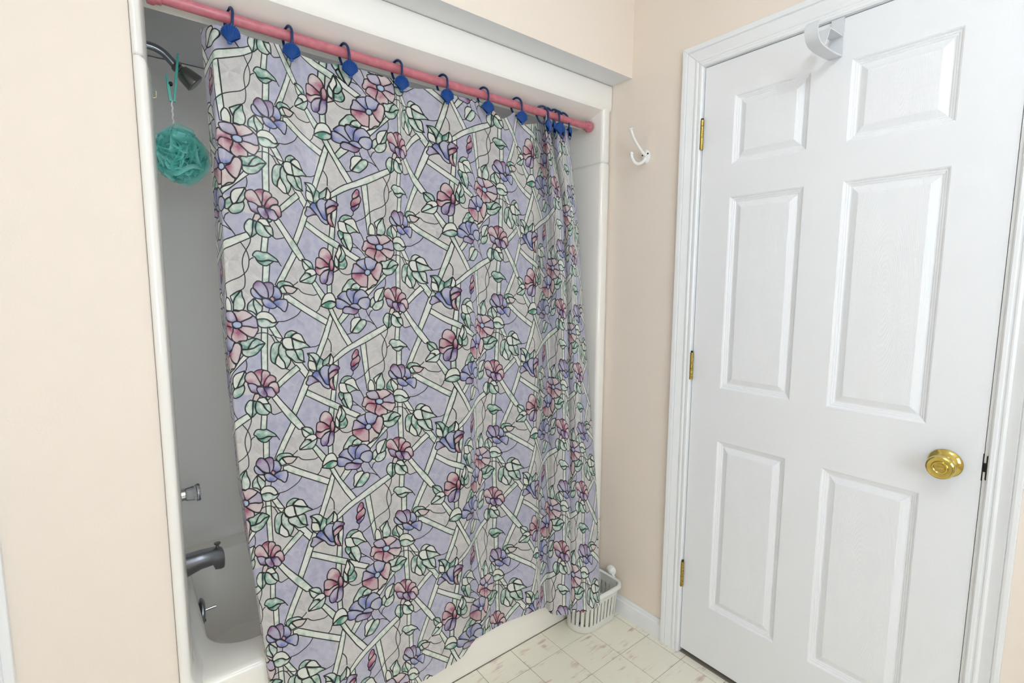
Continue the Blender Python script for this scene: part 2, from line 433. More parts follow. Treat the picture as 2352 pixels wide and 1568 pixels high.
# latch in the gap and strike plate on the casing side
sp = link('strike_plate', boxm('strike_plate', [((-.0030, -1.3262, .9005), (.002, -1.3195, .958)), ((-.0045, -1.3268, .908), (-.0028, -1.3225, .951))], .0006, 1), 'dark', door)
link('latch_plate', boxm('latch_plate', [((-.0006, -1.3152, .897), (.030, -1.3128, .962))], .0004, 1), 'dark', sp)
link('latch_bolt', boxm('latch_bolt', [((-.0016, -1.3215, .919), (.014, -1.3135, .940))], .0008, 1), 'black', sp)

# ------------------------------------------------------------------ over-door hanger hook
t = thing('door_hook', (0, -.940, DT), 'white plastic over-door hook hanging on the top edge of the white door', 'hook')
hw = .0155
def strip(name, pts, th, y0=-.940, w=hw, parent=None, m='white_plastic'):
    P = [Vector((x, 0, z)) for x, z in pts]; v = []; f = []; k = len(P)
    for i in range(k):
        a = P[max(i-1, 0)]; b = P[min(i+1, k-1)]; d = (b-a).normalized(); nn = Vector((-d.z, 0, d.x))
        for s in (-1, 1):
            for yy in (-w, w): v.append(P[i]+nn*s*th/2+Vector((0, y0+yy, 0)))
    for i in range(k-1):
        a = 4*i; b = 4*i+4
        f += [(a, a+1, b+1, b), (a+2, b+2, b+3, a+3), (a, b, b+2, a+2), (a+1, a+3, b+3, b+1)]
    f += [(0, 2, 3, 1), (4*k-4, 4*k-3, 4*k-1, 4*k-2)]
    return part(name, autosmooth(mesh(name, v, f), .6), m, parent)
strip('back_plate', [(.036, 2.03), (.036, 2.0525), (.020, 2.0528), (-.0025, 2.0525), (-.0025, 2.02), (-.0025, 1.955)], .0028, parent=t)
arm = [(-.0028, 1.956), (-.03, 1.952), (-.07, 1.949), (-.115, 1.948), (-.140, 1.951), (-.156, 1.961), (-.163, 1.975), (-.160, 1.989), (-.150, 1.999)]
strip('arm', [(p.x, p.z) for p in spline([(x, 0, z) for x, z in arm], 4)], .0045, parent=t)
strip('brace', [(-.004, 2.005), (-.04, 2.003), (-.086, 2.000), (-.090, 1.997), (-.100, 1.975), (-.116, 1.951)], .0035, w=.0150, parent=t)

# ------------------------------------------------------------------ robe hook on the wall
t = thing('robe_hook', (0, -.333, 1.80), 'white enamel double robe hook screwed to the peach wall beside the tub', 'hook')
pv = []
pl = lathe('plate', [(0, .021), (.003, .021), (.0065, .0165), (.007, .002)], (0, -.333, 1.815), (-1, 0, 0), 28)
for q in pl.vertices: q.co.z = 1.815+(q.co.z-1.815)*1.15; q.co.y = -.333+(q.co.y+.333)*.85
part('plate', pl, 'white_enamel', t)
up = spline([(-.004, -.333, 1.820), (-.022, -.333, 1.828), (-.050, -.333, 1.847), (-.076, -.333, 1.870), (-.090, -.333, 1.893)], 6)
part('upper_arm', tube('upper_arm', up, .004, 12, rads=[.0060-.0014*min(1, i/(len(up)-1)*1.6)+(.0 if i < len(up)-1 else .0) for i in range(len(up))]), 'white_enamel', t)
part('arm_tip', lathe('arm_tip', [(0, .0035), (.003, .0048), (.006, .0085), (.0085, .0092), (.010, .0075), (.0105, .002)], (-.0885, -.333, 1.890), (-.45, 0, .9), 20), 'white_enamel', t)
lo = spline([(-.004, -.333, 1.806), (-.022, -.333, 1.792), (-.045, -.333, 1.783), (-.066, -.333, 1.786), (-.079, -.333, 1.797), (-.084, -.333, 1.811)], 6)
part('lower_arm', tube('lower_arm', lo, .0042, 12, rads=[.0062-.0010*min(1, i/len(lo)*1.5) for i in range(len(lo))]), 'white_enamel', t)
part('lower_tip', sphere('lower_tip', (-.0843, -.333, 1.813), .0064), 'white_enamel', t)
for yy, zz in ((-.322, 1.821), (-.345, 1.823), (-.332, 1.800)):
    part('screw', lathe('screw', [(0, .0032), (.0015, .0032), (.0022, .0015)], (-.0058, yy, zz), (-1, 0, 0), 10), 'black', t)

# ------------------------------------------------------------------ bathtub
ZR = .372
def rrect(x0, x1, y0, y1, r, z, n=10):
    P = []
    rr = r if isinstance(r, (tuple, list)) else (r,)*4      # corners: x0y0, x1y0, x1y1, x0y1
    for (cx, cy, a0, q) in ((x0+rr[0], y0+rr[0], PI, rr[0]), (x1-rr[1], y0+rr[1], 1.5*PI, rr[1]), (x1-rr[2], y1-rr[2], 0, rr[2]), (x0+rr[3], y1-rr[3], .5*PI, rr[3])):
        for k in range(n+1):
            a = a0+.5*PI*k/n; P.append((cx+q*math.cos(a), cy+q*math.sin(a), z))
    return P
def loft(name, loops, capend=True, ang=.6, capstart=False):
    n = len(loops[0]); v = [p for l in loops for p in l]; f = []
    for i in range(len(loops)-1):
        for j in range(n): f.append((i*n+j, i*n+(j+1) % n, (i+1)*n+(j+1) % n, (i+1)*n+j))
    if capend: f.append(tuple((len(loops)-1)*n+j for j in range(n)))
    if capstart: f.append(tuple(range(n-1, -1, -1)))
    return autosmooth(mesh(name, v, f), ang)
AX0, AX1 = -1.4945, -.0035
t = thing('bathtub', (-.75, -.165, 0), 'bone white acrylic alcove bathtub with rounded rim behind the floral curtain', 'bathtub')
lp = [rrect(AX0, AX1, -.1635, .640, .012, 0.0), rrect(AX0, AX1, -.1635, .640, .012, .035), rrect(AX0, AX1, -.1665, .640, .012, .05), rrect(AX0, AX1, -.1665, .640, .012, .345), rrect(AX0, AX1, -.164, .640, .012, .360),
      rrect(AX0+.004, AX1-.004, -.157, .638, .012, .368), rrect(AX0+.008, AX1-.008, -.148, .636, .012, ZR),
      rrect(-1.428, -.075, -.062, .528, .112, ZR), rrect(-1.421, -.082, -.055, .522, .108, ZR-.004), rrect(-1.415, -.088, -.049, .516, .105, ZR-.016),
      rrect(-1.404, -.11, -.040, .506, .10, .25), rrect(-1.390, -.15, -.026, .490, .10, .14), rrect(-1.372, -.20, -.005, .468, .10, .09), rrect(-1.33, -.26, .04, .42, .10, .072)]
part('tub_body', loft('tub_body', lp), 'tub', t)
part('apron_ledge', boxm('apron_ledge', [((-1.30, -.1725, .126), (-.600, -.1655, .139)), ((-1.30, -.1700, .113), (-.605, -.1655, .128))], .0025, 3), 'tub', t)
ov = part('overflow_plate', lathe('overflow_plate', [(0, .044), (.004, .044), (.010, .036), (.012, .020), (.0125, .002)], (-1.4105, .262, .308), (1, 0, -.12), 32), 'chrome_dull', t, 'round chrome overflow plate')
part('trip_lever', tube('trip_lever', spline([(-1.400, .262, .312), (-1.385, .262, .313), (-1.366, .262, .314)], 3), .0045, 12), 'chrome', ov)
part('overflow_screw', lathe('overflow_screw', [(0, .005), (.003, .004)], (-1.3985, .262, .278), (1, 0, -.12), 12), 'nickel', ov)

# ------------------------------------------------------------------ surround
t = thing('shower_surround', (-.75, .64, ZR), 'glossy white moulded shower surround lining the alcove around the tub', 'surround')
def arc(cx, cy, r, a0, a1, n=7): return [(cx+r*math.cos(a0+(a1-a0)*k/n), cy+r*math.sin(a0+(a1-a0)*k/n)) for k in range(n+1)]
def wallring(e, yfr):
    xl, xr, yb = -1.462-e, -.050+e, .640+e
    L_ = [(-1.4960, -.152), (-1.4955, yfr+.004), (-1.4915, yfr)] + arc(-1.484-e, yfr+.012, .012, -PI/2, -.35, 5) + [(xl, yfr+.07)]
    L_ += arc(xl+.05, yb-.05, .05, PI, PI/2) + arc(xr-.05, yb-.05, .05, PI/2, 0)
    L_ += [(xr, yfr+.05)] + arc(xr+.015, yfr+.015, .015, PI, 1.5*PI, 5) + [(-.012, yfr), (-.006, yfr+.004), (-.0025, yfr+.014)]
    return L_
def ringmesh(name, e, yfr, levels):
    rows = [[(x, y, z) for x, y in wallring(e+de, yfr+dy)] for z, de, dy in levels]
    n = len(rows[0]); v = [p for r_ in rows for p in r_]; f = []
    for i in range(len(rows)-1):
        for j in range(n-1): f.append((i*n+j, i*n+j+1, (i+1)*n+j+1, (i+1)*n+j))
    me = autosmooth(mesh(name, v, f), .9); return me
part('lower_wall_panel', ringmesh('lower_wall_panel', 0, -.166, [(ZR-.001, -.022, .0), (ZR+.004, -.014, .0), (ZR+.013, -.006, 0), (ZR+.026, -.001, 0), (ZR+.04, 0, 0), (1.0, 0, 0), (1.806, 0, 0), (1.814, .0015, .001), (1.8195, .005, .004), (1.821, .009, .010)]), 'acrylic', t)
part('upper_wall_panel', ringmesh('upper_wall_panel', .004, -.164, [(1.8209, .0048, .008), (1.8225, .0012, .0025), (1.827, 0, 0), (2.106, 0, 0)]), 'acrylic', t)
hp = [(-.152, 2.1075), (-.164, 2.1065), (-.166, 2.100), (-.166, 2.035), (-.164, 2.022), (-.158, 2.014), (-.146, 2.010), (-.12, 2.001), (-.06, 1.979), (-.040, 1.970), (-.034, 1.974), (-.032, 1.985), (-.032, 2.1075)]
part('header', extrude_profile('header', [(0, y, z) for y, z in hp], (-1.4955, 0, 0), (-.0030, 0, 0), .6), 'acrylic', t)

# ------------------------------------------------------------------ fittings on the left end wall
FY = .262; FX = -1.461
t = thing('wall_shower', (FX, FY, 1.998), 'chrome shower head on a bent arm at the left end of the tub', 'shower head')
ap = spline([(FX, FY, 2.001), (-1.443, FY, 2.000), (-1.424, FY, 1.998), (-1.406, FY, 1.990), (-1.391, FY, 1.976), (-1.374, FY, 1.957)], 5)
part('arm', tube('arm', ap, .0105, 16), 'chrome_dull', t)
part('flange', lathe('flange', [(0, .028), (.003, .028), (.008, .020), (.010, .0115)], (FX, FY, 2.001), (1, 0, 0), 24), 'chrome', t)
hd = part('head', lathe('head', [(0, .011), (.004, .0145), (.011, .0150), (.013, .0125), (.019, .0135), (.022, .0190), (.036, .0235), (.062, .0275), (.064, .0275), (.065, .0255)], (-1.381, FY, 1.9645), (.76, -.05, -.65), 32), 'nickel', t)
part('spray_face', lathe('spray_face', [(.0652, .0245), (.0668, .0225), (.0662, .010), (.067, .002)], (-1.381, FY, 1.9645), (.76, -.05, -.65), 28), 'chrome_dull', hd)

t = thing('shower_valve', (FX, FY, .705), 'clear acrylic faucet handle on a chrome stem above the tub spout', 'faucet handle')
part('escutcheon', lathe('escutcheon', [(0, .072), (.002, .072), (.006, .066), (.008, .030), (.009, .010)], (FX, FY, .690), (1, 0, 0), 40), 'chrome_dull', t)
part('stem', lathe('stem', [(0, .019), (.028, .019), (.030, .016)], (FX+.005, FY, .705), (1, 0, 0), 24), 'chrome', t)
n = 40; prof = [(0, .017), (.003, .020), (.022, .0225), (.026, .024), (.030, .0265), (.036, .0265), (.039, .023), (.040, .010)]
km = lathe('acrylic_knob', prof, (0, 0, 0), (1, 0, 0), n, .5)
for q in km.vertices:
    a = math.atan2(q.co.y, q.co.z); s = 1+.06*math.cos(8*a); q.co.y *= s; q.co.z *= s
km.transform(Matrix.Translation((FX+.034, FY, .703)))
part('acrylic_knob', km, 'clear', t)

t = thing('tub_spout', (FX, FY, .480), 'grey chrome tub spout with pull-up diverter on the left end wall', 'tub spout')
def sect(x, w, zt, zb, n=20):
    cz = (zt+zb)/2; hz = (zt-zb)/2; out = []
    for k in range(n):
        a = 2*PI*k/n; c, s = math.cos(a), math.sin(a)
        out.append((x, FY+w*math.copysign(abs(c)**.75, c), cz+hz*math.copysign(abs(s)**.75, s)))
    return out
sl = [sect(FX, .030, .512, .438), sect(FX+.020, .030, .512, .442), sect(FX+.024, .029, .511, .444), sect(-1.400, .028, .512, .456), sect(-1.368, .0265, .510, .458), sect(-1.362, .026, .510, .440), sect(-1.346, .0255, .508, .437), sect(-1.338, .024, .502, .439), sect(-1.335, .019, .492, .446)]
part('spout_body', loft('spout_body', sl, True, .7, True), 'chrome_dull', t)
part('diverter_knob', lathe('diverter_knob', [(0, .0045), (.009, .0045), (.011, .007), (.014, .0095), (.017, .0095), (.0185, .006)], (-1.352, FY, .507), (0.05, 0, 1), 18), 'nickel', t)

tag(link('adhesive_hook', tube('adhesive_hook', [(FX, .20, 1.8425), (-1.448, .20, 1.8435), (-1.436, .20, 1.8445), (-1.4335, .20, 1.847), (-1.4330, .20, 1.862)], .0026, 8), 'brasslite'), 'tiny pale brass L-shaped hook on the surround below the shower arm', 'hook')

# ------------------------------------------------------------------ clothespin and bath pouf
t = thing('clothespin', (-1.395, FY-.004, 1.86), 'mint green plastic clothespin clipped to the shower head', 'clothespin')
def bar(name, a, b, w, th, parent, m='teal'):
    A = Vector(a); B = Vector(b); d = (B-A).normalized(); W = Vector((0, 1, 0)); U = W.cross(d).normalized(); v = []
    for P, k in ((A, 1.0), (A+(B-A)*.5, 1.15), (B, .75)):
        for s in ((-1, -1), (1, -1), (1, 1), (-1, 1)): v.append(P+U*s[0]*th/2*k+W*s[1]*w/2)
    f = [(0, 1, 5, 4), (1, 2, 6, 5), (2, 3, 7, 6), (3, 0, 4, 7), (4, 5, 9, 8), (5, 6, 10, 9), (6, 7, 11, 10), (7, 4, 8, 11), (3, 2, 1, 0), (8, 9, 10, 11)]
    return part(name, autosmooth(mesh(name, v, f), .5), m, parent)
yy = FY-.030
bar('clip_jaw', (-1.3895, yy, 1.853), (-1.3735, yy, 1.985), .010, .0055, t)
bar('clip_jaw', (-1.3985, yy, 1.853), (-1.4035, yy, 1.922), .010, .006, t)
part('spring', lathe('spring', [(-.007, .004), (-.005, .0052), (.005, .0052), (.007, .004)], (-1.3955, yy, 1.900), (0, 1, 0), 14), 'black', t)

t = thing('bath_pouf', (-1.390, FY-.03, 1.712), 'turquoise mesh bath pouf hanging on a white cord', 'bath pouf')
rng = random.Random(11)
v = []; f = []; v2 = []; f2 = []
PC = Vector((-1.385, FY-.03, 1.708))
for k in range(150):
    z_ = rng.uniform(-1, 1); a_ = rng.uniform(0, 2*PI); s_ = math.sqrt(1-z_*z_)
    nrm = Vector((s_*math.cos(a_), s_*math.sin(a_), z_))
    tmp = Vector((rng.gauss(0, 1), rng.gauss(0, 1), rng.gauss(0, 1)))
    U = (tmp-nrm*tmp.dot(nrm)).normalized(); W = nrm.cross(U)
    sheer = k % 4 == 0
    R0 = rng.uniform(.052, .066) * (1.12 if sheer else 1); span = rng.uniform(.9, 1.5); wf = rng.choice((2, 3, 4)); ph = rng.uniform(0, 6); wa = rng.uniform(.12, .3)
    V_, F_ = (v2, f2) if sheer else (v, f); b = len(V_); na, nr = 22, 6
    for i in range(na):
        ta = -span+2*span*i/(na-1)
        for j in range(nr):
            r_ = R0*(.45+.55*j/(nr-1))
            rr_ = r_*(1-.18*(ta/span)**2)
            p = (nrm*math.cos(ta)+U*math.sin(ta))*rr_ + W*(math.sin(wf*ta*2+ph)*wa*rr_*(j/(nr-1)) + .10*rr_*math.sin(5*j/(nr-1)*3+ph))
            V_.append(PC+Vector((p.x*1.02, p.y, p.z*1.15)))
    for i in range(na-1):
        for j in range(nr-1): F_.append((b+i*nr+j, b+i*nr+j+1, b+(i+1)*nr+j+1, b+(i+1)*nr+j))
part('netting', mesh('netting', v, f, True), 'teal_net', t)
part('sheer_netting', mesh('sheer_netting', v2, f2, True), 'teal_net2', t)
cp_ = [(-1.3955+.0012*math.sin(i*1.1), yy+.0012*math.cos(i*1.1), 1.858-(1.858-1.765)*i/30) for i in range(31)]
part('cord', tube('cord', cp_, .0022, 8), 'cord', t)

# ------------------------------------------------------------------ curtain rod
def rodz(x): return 1.9625+(-.05-x)*.0081
RY = -.101
t = thing('shower_rod', (-.75, RY, rodz(-.75)), 'dusty rose painted shower curtain rod spanning the tub alcove', 'curtain rod')
part('rod_tube', tube('rod_tube', [(-1.4615, RY, rodz(-1.46)), (-.052, RY, rodz(-.052))], .0128, 28), 'rod', t)
for x, s in ((-.0515, -1), (-1.4605, 1)):
    part('end_cap', lathe('end_cap', [(0, .0185), (.003, .0195), (.012, .0200), (.015, .0180), (.017, .0165), (.026, .0160), (.028, .0132)], (x, RY, rodz(x)), (s, 0, 0), 30), 'rod', t)

# ------------------------------------------------------------------ shower curtain
def paint_print(DATA, W, Hh, res=.0005, seed=3):
    nx=int(round(2*W/res)); ny=int(round(Hh/res))
    sx=2*W/nx; sy=Hh/ny
    rng=np.random.default_rng(seed)
    fy=np.fft.fftfreq(ny,sy)[:,None]; fx=np.fft.fftfreq(nx,sx)[None,:]
    fr=np.hypot(fx,fy)
    def noise(scale,power=1.5):
        f=np.fft.fft2(rng.standard_normal((ny,nx)))*np.exp(-(fr*scale)**power)
        n=np.real(np.fft.ifft2(f)); n-=n.mean(); n/=n.std(); return n
    n1=noise(.020); n2=noise(.007); n3=noise(.05)
    lin=lambda c: np.array([((v/255+.055)/1.055)**2.4 if v>10 else v/255/12.92 for v in c])
    PAL=dict(G=((212,222,212),(74,140,118)),G1=((222,228,218),(112,164,146)),C=((240,239,228),(206,212,198)),
      S=((238,240,228),(160,188,174)),K=((216,206,200),(206,176,178)),
      P=((218,202,202),(170,88,120)),R=((208,176,182),(156,66,100)),V1=((194,184,202),(112,86,148)),V2=((184,178,202),(128,78,130)),V3=((202,184,202),(84,50,124)),
      U=((188,187,208),(104,114,180)),U1=((196,195,208),(132,140,194)),B=((184,200,222),(118,148,202)),L0=((190,188,206),(174,173,198)))
    PAL={k:(lin(a),lin(b)) for k,(a,b) in PAL.items()}
    g=lin((214,210,206)); g2=lin((200,196,196))
    t=np.clip(.5+.35*n3+.15*n2,0,1)[...,None]
    img=g*(1-t)+g2*t
    def smooth(pts,corner,closed):
        n=len(pts); out=[]; P=np.array(pts,float)
        rngi=range(n if closed else n-1)
        for i in rngi:
            p1=P[i];p2=P[(i+1)%n]
            p0=P[i-1] if (closed or i>0) else p1; p3=P[(i+2)%n] if (closed or i+2<n) else p2
            m1=(p2-p0)*.5; m2=(p3-p1)*.5
            L=np.hypot(*(p2-p1))+1e-9
            if corner[i]: m1=(p2-p1)*.6
            if corner[(i+1)%n]: m2=(p2-p1)*.6
            for m in (m1,m2):
                k=np.hypot(*m)
                if k>1.2*L: m*=1.2*L/k
            for s in np.linspace(0,1,6)[:-1]:
                a=s*s;b=a*s
                out.append((2*b-3*a+1)*p1+(b-2*a+s)*m1+(-2*b+3*a)*p2+(b-a)*m2)
        if not closed: out.append(P[-1])
        return np.array(out)
    # pearl facets: sheen of the embossing painted in as light and dark triangles
    XX,YY=np.meshgrid((np.arange(nx)+.5)*sx,(np.arange(ny)+.5)*sy)
    cw=2*W/16; ch=Hh/10; shade=np.zeros((ny,nx)); best=np.full((ny,nx),9.)
    for j in range(10):
        for i in range(16):
            ox=(i+.5+.5*(j%2))*cw+rng.uniform(-.004,.004); oy=(j+.5)*ch+rng.uniform(-.004,.004); am=rng.uniform(.3,1); ro=rng.uniform(0,.5)
            ci=int(ox/sx); cj=int(oy/sy); q=int(1.3*cw/sx)
            ix=np.ix_(np.arange(cj-q,cj+q)%ny,np.arange(ci-q,ci+q)%nx)
            dx=(XX[ix]-ox+W)%(2*W)-W; dy=(YY[ix]-oy+Hh/2)%Hh-Hh/2
            d=np.maximum(np.abs(dx),np.abs(dy)*1.02); th=np.arctan2(dy,dx)+ro*.3
            u=(th/(np.pi/4))%2
            sgn=np.where(u<1,1.,-1.)*(.55+.45*np.cos(th*3+ro*9))
            k=d<best[ix]; best[ix]=np.where(k,d,best[ix]); shade[ix]=np.where(k,sgn*am*np.clip(1.25-d/(cw*.5),0,1),shade[ix])
    facets=1+.15*shade*np.clip(.55+.5*n3,.1,1)
    done=False
    for line in DATA.strip().splitlines():
        if line[0]=='S' and not done: img*=facets[...,None]; done=True
        tk=line.split(); code=tk[0]; pts=[];cor=[];sd=None
        for s in tk[1:]:
            if s[0]=='@': sd=np.array([float(v)*1e-4 for v in s[1:].split(',')]); continue
            c=s.endswith('!'); a=s.rstrip('!').split(',')
            pts.append((float(a[0])*1e-4,float(a[1])*1e-4)); cor.append(c)
        open_=code=='V'
        poly=np.array(pts) if code in('S','L0') else smooth(pts,cor,not open_)
        lw={'V':.0012,'S':.0013,'L0':0}.get(code,.0015)
        mg=.004
        x0=int(math.floor((poly[:,0].min()-mg)/sx)); x1=int(math.ceil((poly[:,0].max()+mg)/sx))
        y0=int(math.floor((poly[:,1].min()-mg)/sy)); y1=int(math.ceil((poly[:,1].max()+mg)/sy))
        xs=(np.arange(x0,x1)+.5)*sx; ys=(np.arange(y0,y1)+.5)*sy
        X,Y=np.meshgrid(xs,ys)
        ins=np.zeros(X.shape,bool); D=np.full(X.shape,1e9)
        n=len(poly)
        for i in range(n if not open_ else n-1):
            ax,ay=poly[i];bx,by=poly[(i+1)%n]
            if not open_ and ay!=by:
                c=((ay>Y)!=(by>Y))&(X<(bx-ax)*(Y-ay)/(by-ay)+ax); ins^=c
            dx,dy=bx-ax,by-ay; L2=dx*dx+dy*dy+1e-14
            tt=np.clip(((X-ax)*dx+(Y-ay)*dy)/L2,0,1)
            D=np.minimum(D,(X-ax-tt*dx)**2+(Y-ay-tt*dy)**2)
        D=np.sqrt(D)
        for cx,cy in ((0,0),(nx//2,ny//2)):
            ix=(np.arange(x0,x1)+cx)%nx; iy=(np.arange(y0,y1)+cy)%ny
            sub=img[np.ix_(iy,ix)]
            if not open_:
                lo,hi=PAL[code]; N1=n1[np.ix_(iy,ix)]; N2=n2[np.ix_(iy,ix)]
                ext=max(np.ptp(poly[:,0]),np.ptp(poly[:,1]))
                if code=='L0':
                    f=np.clip(.35+.35*N1+.10*N2,0,1)
                elif code in('S','C','K'):
                    f=np.clip(.10+.24*N1+.08*N2+.55*np.exp(-D/.0022),0,1)
                elif sd is None:
                    f=np.clip(.16+.34*N1+.08*N2+.55*np.exp(-D/.0045),0,1)
                else:
                    r=np.hypot(X-sd[0],Y-sd[1])/ext
                    f=np.clip(1.0*np.exp(-(r/.34)**2)+.55*np.exp(-D/.003)+.10*N1+.06*N2-.06,0,1)
                col=lo*(1-f[...,None])+hi*f[...,None]
                al=np.clip(ins*1.0,0,1)[...,None]
                if code=='L0':
                    al=np.clip(np.where(ins,D,-D)/.002+.5,0,1)[...,None]*.95
                sub=sub*(1-al)+col*al
            if lw:
                al=np.clip((lw-D)/sx+.5,0,1)[...,None]
                sub=sub*(1-al)+np.array([.006,.006,.008])*al
            img[np.ix_(iy,ix)]=sub
    return img*(1+.35*(facets-1))[...,None]

PW, PH = 0.3645466787665211, 0.442737955908521
